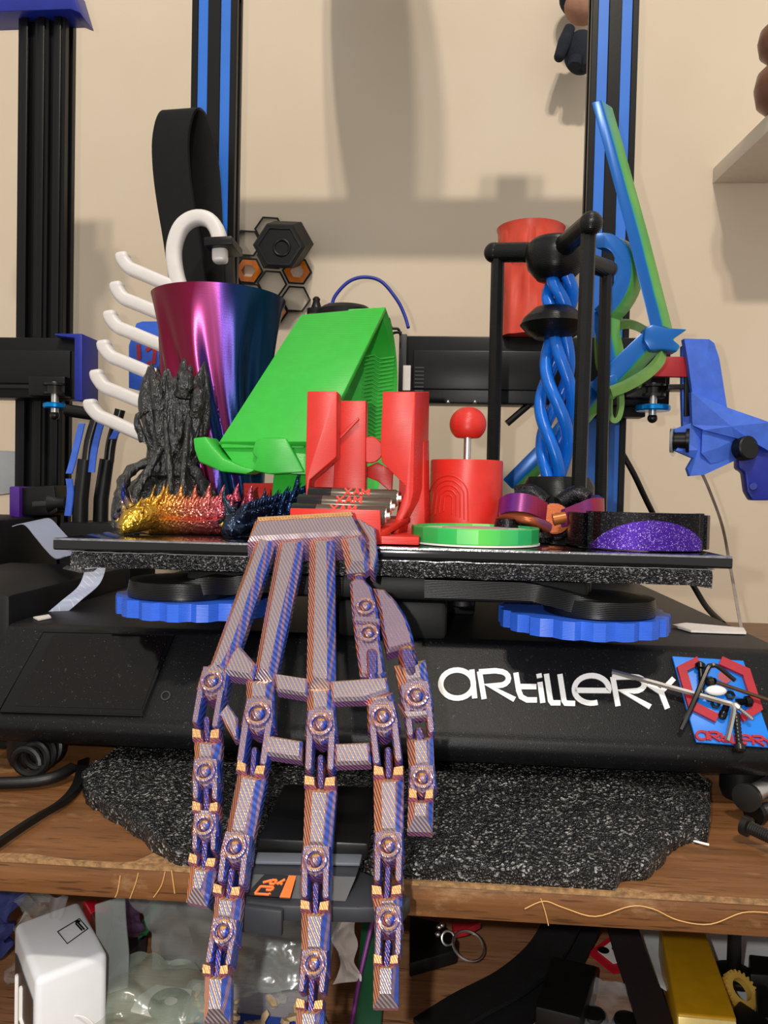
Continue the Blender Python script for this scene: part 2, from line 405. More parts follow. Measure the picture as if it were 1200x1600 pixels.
def foam(name, dens, sc, disp):
    t = NT(name); t.set(Roughness=0.38, Specular_IOR_Level=0.7); co = t.coord(); vo = t.n('TexVoronoi'); vo.inputs['Scale'].default_value = sc; t.l(co, vo.inputs['Vector'])
    s = t.n('SeparateColor'); t.l(vo.outputs['Color'], s.inputs[0])
    big = t.ramp(t.noise(co, 40, 3), [(0.3, 0.25), (0.7, 1.0)])
    f = t.math('MULTIPLY', t.ramp(s.outputs[0], [(1 - dens, 0.0), (1 - dens * 0.3, 1.0)]), big)
    c = t.mix(t.ramp(t.noise(co, sc * 0.6, 3), [(0.35, 0.0), (0.75, 1.0)]), lin('#060606'), lin('#131313'))
    t.col(t.mix(f, c, lin('#a8a5a2'))); nb = t.bump(vo.outputs['Distance'], 0.9, disp); t.bump(t.noise(co, sc * 0.35, 2), 0.6, disp * 2, nb); return t.m
M['foam'] = foam('black_porous_foam', 0.17, 1050, 0.0012)
M['foam_fine'] = foam('grey_black_insulation_foam', 0.2, 1500, 0.0005)
def wood(name, c1, c2, c3, worn=0.0):
    t = NT(name); t.set(Roughness=0.42); co = t.coord(scale=(5, 60, 90)); n1 = t.noise(co, 2.0, 5, 0.65)
    c = t.ramp(n1, [(0.3, lin(c1)), (0.5, lin(c2)), (0.72, lin(c3))])
    co2 = t.coord(scale=(55, 900, 900)); fl = t.ramp(t.noise(co2, 1.0, 2), [(0.60, 0.0), (0.68, 0.75)]); c = t.mix(fl, c, lin('#3a2414'))
    if worn:
        co3 = t.coord(scale=(14, 30, 30)); c = t.mix(t.math('MULTIPLY', t.ramp(t.noise(co3, 1.6, 6, 0.7), [(0.56, 0.0), (0.68, worn)]), 1.0), c, lin('#b99a72'))
    t.col(c); t.bump(n1, 0.15, 0.0006); return t.m
M['wood'] = wood('oak_veneer', '#553619', '#6e4727', '#815733', 0.3)
M['wood_flash_lit'] = wood('oak_veneer_flash_lit', '#7d5638', '#95694a', '#a87c58')  # same oak as the upper shelf, flash light put into its paler colours
M['wood_worn'] = plain('bare_worn_chipboard', '#8c6a44', 0.8, var=0.45, vs=420, bump=0.5)
def wallmat():
    t = NT('cream_wall_paint'); t.set(Roughness=0.55); co = t.coord(); c = t.ramp(t.noise(co, 6, 4), [(0.3, lin('#dfcdb4')), (0.7, lin('#e4d5be'))])
    st = t.ramp(t.noise(co, 34, 6, 0.7), [(0.70, 0.0), (0.80, 0.45)]); c = t.mix(st, c, lin('#b9966e')); t.col(c)
    t.bump(t.noise(co, 160, 4), 0.12, 0.001); return t.m
M['wall'] = wallmat()
def clearfilm(name, tint, alpha, rough=0.12):
    t = NT(name); t.set(Roughness=rough, Base_Color=lin(tint)); t.p.inputs['Specular IOR Level'].default_value = 0.8
    co = t.coord(); a = t.ramp(t.noise(co, 45, 3), [(0.3, max(alpha - 0.14, 0.03)), (0.75, alpha + 0.16)]); t.l(a, t.p.inputs['Alpha'])
    t.bump(t.noise(co, 70, 3), 0.6, 0.002); return t.m
M['film'] = clearfilm('clear_crumpled_film', '#c4c8ca', 0.2)
M['film_grey'] = clearfilm('grey_translucent_bag', '#8d9492', 0.5, 0.2)
M['film_green'] = clearfilm('greenish_translucent_bag', '#a9b5a6', 0.42, 0.2)
def glassmat():
    t = NT('clear_acrylic'); t.set(Roughness=0.06, Base_Color=lin('#dfe6ea'), Alpha=0.22); return t.m
M['acrylic'] = glassmat()
def screenmat():
    t = NT('black_touch_glass'); t.set(Roughness=0.09, Base_Color=lin('#0b0a0c'), Specular_IOR_Level=0.35); co = t.coord()
    d = t.ramp(t.noise(co, 1400, 3), [(0.70, 0.0), (0.77, 0.5)]); t.col(t.mix(d, lin('#0b0a0b'), lin('#8a8278'))); return t.m
M['screen'] = screenmat()
M['bed'] = plain('black_glossy_glass', '#0b0b0c', 0.10, var=0.1, spec=0.7)
def barkmat():
    t = NT('black_bark_textured_plastic'); t.set(Roughness=0.24, Base_Color=lin('#0c0c0c'), Specular_IOR_Level=0.9); co = t.coord(scale=(1, 1, 0.28)); n = t.noise(co, 330, 4, 0.65)
    t.bump(n, 1.0, 0.0022); return t.m
M['bark'] = barkmat()
def ribbonmat():
    t = NT('white_flat_cable'); t.set(Roughness=0.4); co = t.coord(rot=(0, math.radians(30), 0)); br = t.n('TexBrick'); br.inputs['Scale'].default_value = 130
    br.inputs['Color1'].default_value = lin('#d4d3d8'); br.inputs['Color2'].default_value = lin('#cfd0d8'); br.inputs['Mortar'].default_value = lin('#9aa3bd'); br.inputs['Mortar Size'].default_value = 0.12
    t.l(co, br.inputs['Vector']); t.col(br.outputs['Color']); return t.m
M['flatcable'] = ribbonmat()

# ------------------------------------------------------------------ the setting
YW = 0.93
structure(B().bbox((-1.8, -2.2, -0.02), (1.8, YW + 0.03, 0.0)), 'floor', plain('brown_floor', '#5a4636', 0.7))
structure(B().bbox((-1.6, YW, 0.0), (1.6, YW + 0.03, 2.3)), 'wall_back', M['wall'])
ZS = W(600, 1375, 0.285).z          # top of the shelf the printer stands on
YS = 0.285
sh = thing('wooden_shelf', 'long brown wooden shelf with worn front edge carrying the black printer', 'shelf', (0, 0.6, ZS - 0.0135))
B().bbox((-0.9, YS, ZS - 0.0135), (0.9, YW, ZS), 0.0012).part('board', M['wood'], sh)
bw = B(); random.seed(5)
pa = []
for i in range(120):
    x = -0.33 + 0.66 * i / 119; d = 0.0012 + 0.004 * max(0, mnoise.noise(V((x * 22, 3.1, 0)))) + 0.004 * max(0, mnoise.noise(V((x * 60, 7.7, 0))))
    if -0.11 < x < -0.06: d += 0.012 * max(0.0, 0.6 + mnoise.noise(V((x * 90, 1, 0))))
    pa.append((x, d))
top = [V((x, YS - 0.0002, ZS + 0.0003)) for x, d in pa] + [V((x, YS + d, ZS + 0.0003)) for x, d in pa[::-1]]
bw.loft([[V((x, YS - 0.0004, ZS + 0.0004)), V((x, YS + d, ZS + 0.0004)), V((x, YS + d, ZS - 0.001)), V((x, YS - 0.0004, ZS - 0.0012))] for x, d in pa])
bw.part('worn_edge', M['wood_worn'], sh, label='pale worn strip along the front edge')
ZL = CAM.z - 0.262
lsf = B().bbox((-0.9, 0.24, ZL - 0.014), (0.9, YW, ZL), 0.0012).solo('storage_shelf', M['wood_flash_lit'], 'lower brown wooden shelf cluttered with bags, straps and boxes', 'shelf')
# white wall shelf at the right with round things on it
ws = W(1113, 287, YW)
wsh = thing('floating_shelf', 'white floating shelf on the wall at the right edge', 'shelf', ws)
zs_ = ws.z
fp = WZ(1215, 191, zs_)
B().prism([V((ws.x, YW, zs_)), V((fp.x, fp.y, zs_)), V((fp.x + 0.25, fp.y, zs_)), V((ws.x + 0.3, YW, zs_))], (0, 0, 0.018), 0.0015).part('board', plain('white_shelf_laminate', '#d8cfc2', 0.5, var=0.03), wsh)
for i, (px, py, r) in enumerate(((1226, 128, 0.028), (1222, 48, 0.022))):
    c = W(px, py, 0.80); bb = B()
    if i == 0: c.z = zs_ + 0.018 + r * 0.9
    else: c.z = zs_ + 0.018 + 0.028 * 1.8 + r * 0.9
    bb.lathe(c - Z * r * 0.9, [(r * .55, 0), (r * .9, r * .35), (r, r * .9), (r * .9, r * 1.4), (r * .5, r * 1.8)], n=24)
    bb.solo('round_pot', plain('brown_glaze%d' % i, '#6e4634', 0.35), ['brown round pot on the white wall shelf, lower of two', 'brown round pot stacked on top of the other on the wall shelf'][i], 'pot', 'brown pots on the wall shelf')

# ------------------------------------------------------------------ the printer
YB = 0.361
zb = W(613, 856, YB).z
xl, xr = W(82, 842, YB).x, W(1146, 876, YB).x
xc = (xl + xr) / 2
YC, YL = 0.392, 0.364
zc, zlip, zbot = W(600, 995, YC).z, W(600, 1147, YL).z, W(600, 1190, 0.362).z
pr = thing('desktop_printer', 'black desktop 3D printer with white lettering, screen and blue levelling wheels', 'printer', (xc, 0.55, zbot - 0.012))
bxl = W(13, 976, YC).x; bxr = 2 * xc - bxl
prof = [(0.90, zbot), (0.366, zbot), (0.362, zbot + 0.004), (0.3605, zlip - 0.004), (0.3615, zlip), (0.3645, zlip + 0.0025)]
prof += [(YC - 0.002, zc - 0.0015), (YC + 0.003, zc), (0.90, zc)]
B().prism([V((bxl, y, z)) for y, z in prof], V((bxr - bxl, 0, 0)), 0.0012).part('base_housing', M['base'], pr, smooth=30)
PA, PBt = V((0, 0.3645, zlip + 0.0025)), V((0, YC - 0.002, zc - 0.0015))
PT = (PBt - PA).normalized(); PN = V((0, -PT.z, PT.y)); PN = PN if PN.y < 0 else -PN
def onp(px, py, h=0.0): return WP(px, py, PA + PN * h, PN)
# touch screen
bez = B().prism([onp(*p) for p in ((67, 987), (273, 992), (223, 1118), (-2, 1112))], PN * 0.0012, 0.0004).part('touch_screen', M['screen'], pr, label='black glossy touch screen')
B().prism([onp(*p, 0.0012) for p in ((84, 992), (262, 996), (222, 1109), (24, 1103))], PN * 0.0004).part('screen_glass', plain('brown_black_display', '#0d0908', 0.12, dust=0.35, spec=0.35), bez)
fb = B()
L = [onp(*p, 0.0011) for p in ((67, 987), (273, 992), (223, 1118), (-2, 1112))]
fb.tube(L, 0.0005, 6, closed=True).part('screen_frame', M['black'], bez)
led = B().torus(onp(259, 1087, 0.0002), 0.0021, 0.0005, PN, 20, 6).part('indicator_ring', M['grey'], pr)
# the lettering
LOGO = {
 'a': [arc(140, 457, 56, 48, 0, 360, 26), [(190, 408), (200, 506)]],
 'R': [[(216, 414), (232, 508)], [(214, 416), (270, 412)] + arc(283, 438, 32, 24, -70, 95, 8) + [(248, 462), (336, 510)]],
 't': [[(340, 418), (350, 480), (358, 500), (378, 511), (412, 511)], [(344, 466), (410, 466)]],
 'i': [[(422, 450), (432, 521)], [(418, 422), (421, 436)]],
 'l': [[(444, 422), (458, 513), (464, 521), (492, 521)]],
 'l2': [[(490, 423), (504, 513), (510, 522), (542, 523)]],
 'e': [[(541, 478), (656, 479)] + arc(598, 475, 59, 47, 0, -290, 24)],
 'R2': [[(670, 432), (688, 532)], [(668, 434), (730, 432)] + arc(745, 457, 33, 24, -70, 95, 8) + [(702, 481), (798, 535)]],
 'y': [[(790, 455), (834, 484)], [(878, 438), (834, 484), (856, 541)]]}
def lettering(parent, mp, wd, vec, mat):
    for strokes in LOGO.values():
        b = B()
        for i, st in enumerate(strokes): band(b, st, wd, mp, vec * (1 + 0.35 * i))
        b.part('letter', mat, parent, smooth=30)
lg = B().prism([onp(*p, 0.0001) for p in ((683, 1044), (684, 1044), (684, 1045))], PN * 0.0001).part('brand_lettering', M['white_paint'], pr)
lettering(lg, lambda a, b_: onp(650 + a * .4583, 860 + b_ * .4583, 0.0001), 18, PN * 0.0006, M['white_paint'])
# feet
for px in (45, 1160):
    p = W(px, 1212, 0.385); B().lathe(V((p.x, 0.385, ZS + 0.0002)), [(0.009, 0), (0.0105, 0.004), (0.0105, zbot - ZS)], n=24).part('rubber_foot', M['rubber'], pr)
# bed
YBB = YB + 0.31
tb = 0.0055
B().bbox((xl, YB, zb - tb), (xr, YBB, zb), 0.0009).part('bed_plate', M['bed'], pr, label='black glossy build plate')
B().bbox((xl + 0.0005, YB - 0.0004, zb - 0.0006), (xr - 0.0005, YB + 0.004, zb + 0.0003)).part('plate_film_edge', M['silver_film'], pr)
fl, fr = W(112, 870, YB + 0.006).x, W(1112, 900, YB + 0.006).x
b = B(); nx = 80
for sgn in (0,):
    rings = []
    for i in range(nx + 1):
        x = fl + (fr - fl) * i / nx; jz = 0.0006 * mnoise.noise(V((x * 60, 0, 0))); ends = max(0, abs(i - nx / 2) / (nx / 2) - 0.94) * 0.03
        rings.append([V((x, YB + 0.006, zb - tb - 0.001)), V((x, YB + 0.2, zb - tb - 0.001)), V((x, YB + 0.2, zb - tb - 0.0085)), V((x, YB + 0.007 + jz - ends, zb - tb - 0.0088 + jz - ends * .6)), V((x, YB + 0.0045 + jz, zb - tb - 0.004))])
    b.loft(rings)
fo = b.part('insulation_foam', M['foam_fine'], pr)
b = B()
for (za, zb2, yy) in ((zb - tb - 0.0004, zb - tb - 0.0013, YB + 0.004),):
    pts = [V((fl + (fr - fl) * i / 60, yy + 0.0008 * mnoise.noise(V((i * .7, 1, 0))), za - 0.0003 + 0.0004 * mnoise.noise(V((i * .5, 5, 0))))) for i in range(61)]
    b.ribbon(pts, V((0, 0.004, 0)), 0.0003)
b.part('foil_edge', M['silver_film'], fo)
b = B().ribbon([V((fl - 0.002, YB + 0.003, zb - tb - 0.0085)), V((fl + 0.006, YB + 0.0045, zb - tb - 0.0105)), V((fl + 0.012, YB + 0.006, zb - tb - 0.0098))], V((0, 0.004, 0.001)), 0.0003)
b.part('foil_corner', M['silver_film'], fo)
# carriage and the blue wheels
zk = W(910, 968, 0.385).z
wheelY = 0.392
def wheel(px, py, lab):
    c = W(px, py, wheelY); b = B(); n = 96; R = 0.0418
    def rad(k):
        u = (k * 18 / n) % 1.0; return R - 0.0028 * (max(0.0, math.cos(2 * math.pi * u)) ** 0.8 if u < .25 or u > .75 else 0)
    ring = [c + V((math.cos(2 * math.pi * k / n), math.sin(2 * math.pi * k / n), 0)) * rad(k) for k in range(n)]
    b.prism(ring, (0, 0, -0.0085)); wl = b.part('levelling_wheel', M['blue_print'], pr, smooth=25)
    B().cyl(c + V((0, 0, 0)), V((c.x, c.y, zb - tb - 0.009)), 0.004, 16).part('spring_post', M['black'], wl)
    B().cyl(c + V((0.012, 0.003, 0)), c + V((0.012, 0.003, 0.004)), 0.006, 16, 0.001).part('nut', M['cyan'], wl)
    return c
wr = wheel(910, 952, '')
wlft = wheel(313, 926, '')
zca = zb - tb - 0.0095
def arm(c, s):
    # black arm: flat bar from the middle of the carriage that dips down onto the wheel and ends in a round pad
    b = B(); w0 = 0.024; pts = []
    x0 = xc + s * 0.02; xm = c.x - s * 0.032
    path = [V((x0, c.y - 0.010, zca - 0.005)), V((xm - s * 0.002, c.y - 0.010, zca - 0.005)), V((xm + s * 0.010, c.y - 0.012, zca - 0.0065)), V((c.x - s * 0.012, c.y - 0.018, c.z + 0.0075)), V((c.x - s * .002, c.y - 0.020, c.z + 0.005)), V((c.x + s * 0.012, c.y - 0.018, c.z + 0.0045))]
    path = smoothpath(path, 5); b.ribbon(path, V((0, w0, 0)), 0.0085); o = b.part('carriage_arm', M['black_print'], pr)
    b = B(); R = 0.0265; cc = V((c.x + s * 0.006, c.y - 0.010, c.z + 0.0005))
    b.lathe(cc, [(R, 0), (R + .0005, 0.002), (R - 0.0005, 0.008), (R * .55, 0.0088), (0.001, 0.0088)], n=40).part('arm_pad', M['black_print'], o)
arm(wr, 1); arm(wlft, -1)
B().bbox((xc - 0.10, YB + 0.016, zca - 0.012), (xc + 0.10, YB + 0.12, zca), 0.003).part('carriage_plate', M['black_matte'], pr)
p0, p1 = W(533, 930, 0.405), W(697, 1000, 0.405)
B().bbox((p0.x, 0.392, p1.z + 0.002), (p1.x, 0.47, p0.z), 0.003).part('motor_housing', M['black_matte'], pr)
B().cyl(W(722, 948, 0.40), W(722, 934, 0.40), 0.006, 20, 0.001).part('bolt_cap', M['rubber'], pr)
B().bbox((xc - 0.05, 0.47, zc), (xc + 0.05, 0.80, zca), 0.002).part('bed_rail', M['black_matte'], pr)
# uprights with blue slot covers
YU = 0.715
def extrusion(xc_, wd, dep, z0, z1, y0, ns=2):
    sw, sd = 0.0094, 0.0045; pts = [(-wd / 2, 0)]
    for i in range(ns):
        c = (-wd / 4 + i * wd / 2) if ns == 2 else 0
        pts += [(c - sw / 2, 0), (c - sw / 2, sd), (c + sw / 2, sd), (c + sw / 2, 0)]
    pts += [(wd / 2, 0)]
    pts += [(wd / 2, dep / 2 - 0.004), (wd / 2 - 0.004, dep / 2 - 0.004), (wd / 2 - 0.004, dep / 2 + 0.004), (wd / 2, dep / 2 + 0.004), (wd / 2, dep), (-wd / 2, dep)]
    pts += [(-wd / 2, dep / 2 + 0.004), (-wd / 2 + 0.004, dep / 2 + 0.004), (-wd / 2 + 0.004, dep / 2 - 0.004), (-wd / 2, dep / 2 - 0.004)]
    return B().prism([V((xc_ + a, y0 + d, z0)) for a, d in pts], (0, 0, z1 - z0), 0.0005, 1)
ztop = CAM.z + 0.474
UX = []
for (a, b_) in ((298, 371), (923, 999)):
    xa, xb = W(a, 60, YU).x, W(b_, 60, YU).x; UX.append((xa + xb) / 2); wd = xb - xa - 0.0015
    u = extrusion((xa + xb) / 2, wd, 0.022, zc, ztop, YU).part('upright', M['black_metal'], pr, smooth=20)
    for i in range(2):
        c = (xa + xb) / 2 - wd / 4 + i * wd / 2
        B().bbox((c - 0.0045, YU + 0.001, zc + 0.01), (c + 0.0045, YU + 0.0044, ztop - 0.002)).part('slot_cover', M['blue_strip'], u)
    B().bbox(((xa + xb) / 2 - 0.03, YU - 0.008, zc), ((xa + xb) / 2 + 0.03, YU + 0.03, zc + 0.03), 0.002).part('upright_foot', M['black_matte'], u)
# gantry beam that carries the print head
YG = 0.685
g0, g1 = W(624, 524, YG), W(1046, 632, YG)
gb = B().bbox((g0.x, YG, W(830, 632, YG).z), (g1.x, YG + 0.026, W(830, 526, YG).z), 0.0015).part('gantry_beam', M['black_metal'], pr)
zgt = W(830, 526, YG).z
q0, q1 = W(646, 548, YG), W(905, 612, YG)
B().bbox((q0.x, YG - 0.004, q1.z), (q1.x, YG + 0.002, q0.z), 0.001).part('gantry_cover', plain('black_gloss_panel', '#0a090a', 0.38, spec=0.35), gb)
r0, r1 = W(624, 522, YG - .004), W(634, 612, YG - .004)
B().bbox((r0.x, YG - 0.005, r1.z), (r1.x, YG, r0.z), 0.0005).part('end_plate', M['grey'], gb)
s0, s1 = W(630, 571, YG - .006), W(641, 610, YG - .006)
B().bbox((s0.x, YG - 0.0065, s1.z), (s1.x, YG - 0.005, s0.z)).part('sticker', M['paper'], gb)
for i in range(7):
    z = W(650, 574 + i * 6, YG - .0055).z; x = W(648, 590, YG - .0055).x
    B().bbox((x, YG - 0.0046, z - 0.0006), (x + 0.008, YG - 0.0038, z + 0.0006)).part('printed_line', M['grey'], gb)
for px in (700, 742):
    B().sphere(W(px, 628, YG), 0.0018).part('screw_head', M['steel'], gb)
# belt pulley at the beam's right end
def pulley(px, y0, parent, mir=1):
    Yp = YG - 0.012
    c = W(px, y0, Yp); k = Yp / FPX
    B().bbox((c.x - 0.024, Yp - 0.002, c.z - 0.010), (c.x + 0.010, YG + 0.001, c.z + 0.008), 0.0015).part('pulley_bracket', M['black'], parent)
    pu = B().lathe(c + Z * 0.0, [(0.010, -0.0085), (0.010, -0.0065), (0.007, -0.006), (0.007, -0.001), (0.010, -0.0005), (0.010, 0.0015)], n=28).part('belt_pulley', M['darksteel'], parent)
    B().cyl(c - Z * 0.026, c + Z * 0.003, 0.0033, 14, 0.0008).part('axle_bolt', M['steel'], pu)
    B().cyl(c - Z * 0.021, c - Z * 0.016, 0.0145 if mir > 0 else 0.010, 28, 0.001).part('eccentric_nut', M['cyan'], pu)
    B().sphere(c - Z * 0.027, 0.0042).part('bolt_end', M['darksteel'], pu)
pulley(1021, 604, gb)
# black arm of the belt tensioner and small parts under the beam
B().bbox(W(895, 650, YG + .01) , W(1000, 632, YG + .03), 0.001).part('belt', M['rubber'], gb)
B().tube([W(792, 662, YG + .006), W(834, 626, YG + .006)], .003, 10).part('cable_arm', M['black'], gb)
# top beam, spool holder and filament spool above the frame
tbm = B().bbox((UX[0] - 0.03, YU - 0.004, ztop), (UX[1] + 0.03, YU + 0.026, ztop + 0.04), 0.002).part('top_beam', M['black_metal'], pr)
sensor_x = UX[1] - 0.060
B().bbox((sensor_x - 0.028, YU - 0.005, ztop + 0.04), (sensor_x + 0.022, YU + 0.026, ztop + 0.064), 0.002).part('filament_sensor', M['black'], tbm)
spx = xc - 0.035
spl = thing('filament_spool', 'black filament spool on its holder on top of the printer frame', 'spool', (spx, YU + 0.01, ztop + 0.04))
sc_ = V((spx, YU + 0.01, ztop + 0.175)); ax = V((0.95, 0.3, 0)).normalized()
B().lathe(sc_ - ax * 0.036, [(0.028, 0), (0.12, 0), (0.12, 0.003), (0.1, 0.004), (0.1, 0.068), (0.12, 0.069), (0.12, 0.072), (0.028, 0.072)], ax, 48).part('reel', M['black'], spl)
B().prism([V((spx - 0.045, YU, ztop + 0.0405)), V((spx + 0.045, YU, ztop + 0.0405)), V((spx + 0.03, YU, ztop + 0.06)), V((spx + 0.006, YU, ztop + 0.17)), V((spx - 0.006, YU, ztop + 0.17)), V((spx - 0.03, YU, ztop + 0.06))], (0, 0.02, 0), 0.001).part('holder', M['black_matte'], spl)

ZBED = zb; zb = zb + 0.0006      # things stand on the film that covers the plate

# ------------------------------------------------------------------ the articulated hand hanging over the front of the bed
HP0 = W(490, 815, 0.348); HP1 = W(490, 1590, 0.221)
HT = (HP1 - HP0).normalized(); HN = X.cross(HT).normalized()
if HN.y > 0: HN = -HN
def hp(px, py, d=0.0): return WP(px, py, HP0, HN) - HN * d
hand = thing('articulated_hand', 'iridescent copper and blue skeletal hand hanging over the bed front', 'hand model', HP1)
def slab(b, pts, th, ch=3.0, chd=0.0014, d0=0.0, ch2=None):
    # front face drawn in the photograph's pixels on the hand's plane, chamfered edge, th thick towards the back
    ins = inset(pts, ch)
    rings = [[hp(x, y, d0) for x, y in ins], [hp(x, y, d0 + chd) for x, y in pts], [hp(x, y, d0 + th) for x, y in pts]]
    return b.loft(rings)
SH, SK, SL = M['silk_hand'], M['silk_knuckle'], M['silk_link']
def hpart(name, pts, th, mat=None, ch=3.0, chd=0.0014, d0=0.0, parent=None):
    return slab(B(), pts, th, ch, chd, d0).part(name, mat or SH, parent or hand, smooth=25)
# wrist block: a thick trapezoid lying on the bed's edge
wb = B()
fr_ = [(398, 812), (551, 803), (563, 829), (388, 840)]
bk = [(404, 805), (548, 796), (588, 818), (592, 868), (585, 890), (384, 848), (383, 836)]
rings = [[hp(x, y, 0.0) for x, y in ((404, 815), (549, 806), (560, 828), (392, 838))],
         [hp(x, y, 0.0016) for x, y in ((398, 811), (551, 802), (566, 832), (386, 843))],
         [hp(x, y, 0.009) for x, y in ((396, 808), (553, 799), (584, 838), (382, 850))],
         [hp(x, y, 0.016) for x, y in ((404, 812), (560, 802), (590, 840), (384, 846))]]
wb.loft(rings).part('wrist', SH, hand, smooth=20)
hpart('wrist_plate', [(556, 806), (586, 822), (590, 862), (584, 888), (577, 884), (575, 838)], 0.010, SH, 2.0, 0.001, 0.001)
slab(B(), [(402, 808), (550, 799), (552, 805), (401, 814)], 0.004, 1.5, 0.0008, -0.0006).part('wrist_ridge', M['silk_gold'], hand, smooth=20)
# the bars of the palm
BAR = 0.0085
hpart('palm_bar', [(400, 830), (430, 838), (372, 1006), (352, 1046), (316, 1056)], BAR, ch=10, chd=.0042)
hpart('palm_bar', [(433, 838), (474, 836), (468, 880), (430, 1046), (428, 1062), (396, 1052), (396, 1036)], BAR, ch=11, chd=.0042)
hpart('palm_bar', [(482, 834), (522, 834), (523, 1062), (516, 1074), (482, 1068), (477, 1056)], BAR, ch=12, chd=.0045)
hpart('palm_bar', [(531, 834), (566, 828), (581, 878), (570, 886), (541, 888)], BAR, ch=10, chd=.004)
# cross pieces
hpart('cross_piece', [(360, 1018), (372, 1004), (400, 1036), (394, 1058), (346, 1050)], BAR * .9, ch=5, chd=.002)
hpart('cross_piece', [(428, 1050), (480, 1058), (480, 1086), (432, 1078)], BAR * .7, ch=3)
hpart('cross_piece', [(516, 1062), (604, 1056), (608, 1078), (570, 1092), (518, 1094)], BAR * .7, ch=4)
hpart('spacer', [(413, 1146), (472, 1156), (471, 1186), (414, 1178)], BAR * .7, ch=4)
hpart('spacer', [(522, 1160), (577, 1158), (580, 1192), (523, 1194)], BAR * .7, ch=4)
def along(p0, p1, w0, w1):
    a, b_ = V(p0), V(p1); t = (b_ - a).normalized(); n = V((-t.y, t.x))
    return [tuple(a - n * w0 / 2), tuple(a + n * w0 / 2), tuple(b_ + n * w1 / 2), tuple(b_ - n * w1 / 2)]
def disc(cx, cy, r, n=16): return [(cx + r * math.cos(2 * math.pi * i / n), cy + r * math.sin(2 * math.pi * i / n)) for i in range(n)]
def ringpart(px, py, r, parent):
    k = (hp(px + 1, py) - hp(px, py)).length; c = hp(px, py, 0.0)
    b = B(); b.torus(c + HN * 0.0004, r * k * 0.86, r * k * 0.2, HN, 24, 8, 0.9); b.part('pivot_ring', SK, parent)
    b = B(); b.sphere(c - HN * 0.0006, r * k * 0.58, (1, 1, 1), 14, 8); b.part('pivot_boss', SK, parent)
def link(px0, py0, px1, py1, wd, d=0.002, parent=None, name='hinge_link'):
    # narrow link plate that joins two bones: a rounded bar, deep from front to back
    a, b_ = V((px0, py0)), V((px1, py1)); t = (b_ - a).normalized(); n = V((-t.y, t.x)); q = []
    for i in range(7): q.append(tuple(a + (-t * math.sin(math.pi * i / 6) - n * math.cos(math.pi * i / 6)) * wd / 2))
    for i in range(7): q.append(tuple(b_ + (t * math.sin(math.pi * i / 6) + n * math.cos(math.pi * i / 6)) * wd / 2))
    return slab(B(), q, 0.007, wd * .22, 0.0012, d).part(name, SL, parent or hand, smooth=30)
def bone(top, ring, end, w0, w1, wr_, body_end=None, tip=False, name='finger_bone', th=0.0085, crown=True):
    """top: centre of the upper end, ring: centre of the pivot, end: centre of the fork's end; widths in pixels."""
    T, Rg, E = V(top), V(ring), V(end); ax = (E - T).normalized(); nn = V((-ax.y, ax.x))
    if nn.x < 0: nn = -nn
    be = Rg - ax * wr_ * 0.46
    b = slab(B(), along(T + ax * (9 if crown else 0), be + ax * 6, w0, w1), th, w0 * 0.27, 0.0040)
    o = b.part(name, SH, hand, smooth=20)
    if crown:                      # two raised corners at the upper end
        for s in (-1, 1):
            a0 = T + nn * s * w0 * .5; q = [tuple(a0 - ax * 4), tuple(a0 - ax * 1 - nn * s * w0 * .34), tuple(T + ax * 14 + nn * s * w0 * .12), tuple(a0 + ax * 13)]
            slab(B(), q, th * .9, 1.5, 0.0014, -0.0008).part('socket_corner', M['silk_gold'], o, smooth=20)
    k = wr_ / 2
    # knuckle: broad rounded collar, then two prongs
    q = [tuple(be - nn * w1 * .5 - ax * 4), tuple(be - ax * 7), tuple(be + nn * w1 * .5 - ax * 4), tuple(Rg + nn * k * 1.08 + ax * k * .6), tuple(Rg + ax * k * 1.2), tuple(Rg - nn * k * 1.08 + ax * k * .6)]
    slab(B(), q, th * .95, 3, 0.0014, 0.0008).part('knuckle', SK, o, smooth=25)
    ringpart(Rg.x, Rg.y, k * .78, o)
    for s in (-1, 1):
        c0 = Rg + nn * s * k * .72 + ax * k * .3; c1 = E + nn * s * k * .72 - ax * 4
        pw = wr_ * .27; q = [tuple(c0 - nn * pw / 2), tuple(c0 + nn * pw / 2)] + [tuple(c1 + nn * math.cos(math.pi * i / 6) * pw / 2 + ax * math.sin(math.pi * i / 6) * pw / 2) for i in range(7)]
        slab(B(), q, th * .9, 2.2, 0.0013, 0.0002).part('hinge_prong', SK, o, smooth=30)
    return o
def tipbone(T, E, w0, w1, th=0.0085):
    T, E = V(T), V(E); ax = (E - T).normalized(); nn = V((-ax.y, ax.x))
    if nn.x < 0: nn = -nn
    pts = along(T + ax * 8, E, w0, w1); b = B(); ch = w0 * .28
    ins = [tuple(V(p)) for p in inset(pts, ch)]
    ins[2] = tuple(V(ins[2]) - ax * 8); ins[3] = tuple(V(ins[3]) - ax * 8)
    b.loft([[hp(x, y, 0) for x, y in ins], [hp(x, y, 0.0040) for x, y in pts], [hp(x, y, th) for x, y in pts]])
    o = b.part('fingertip', SH, hand, smooth=20)
    for s in (-1, 1):
        a0 = T + nn * s * w0 * .5; q = [tuple(a0 - ax * 4), tuple(a0 - ax * 1 - nn * s * w0 * .34), tuple(T + ax * 14 + nn * s * w0 * .12), tuple(a0 + ax * 13)]
        slab(B(), q, th * .9, 1.5, 0.0014, -0.0008).part('socket_corner', M['silk_gold'], o, smooth=20)
    return o
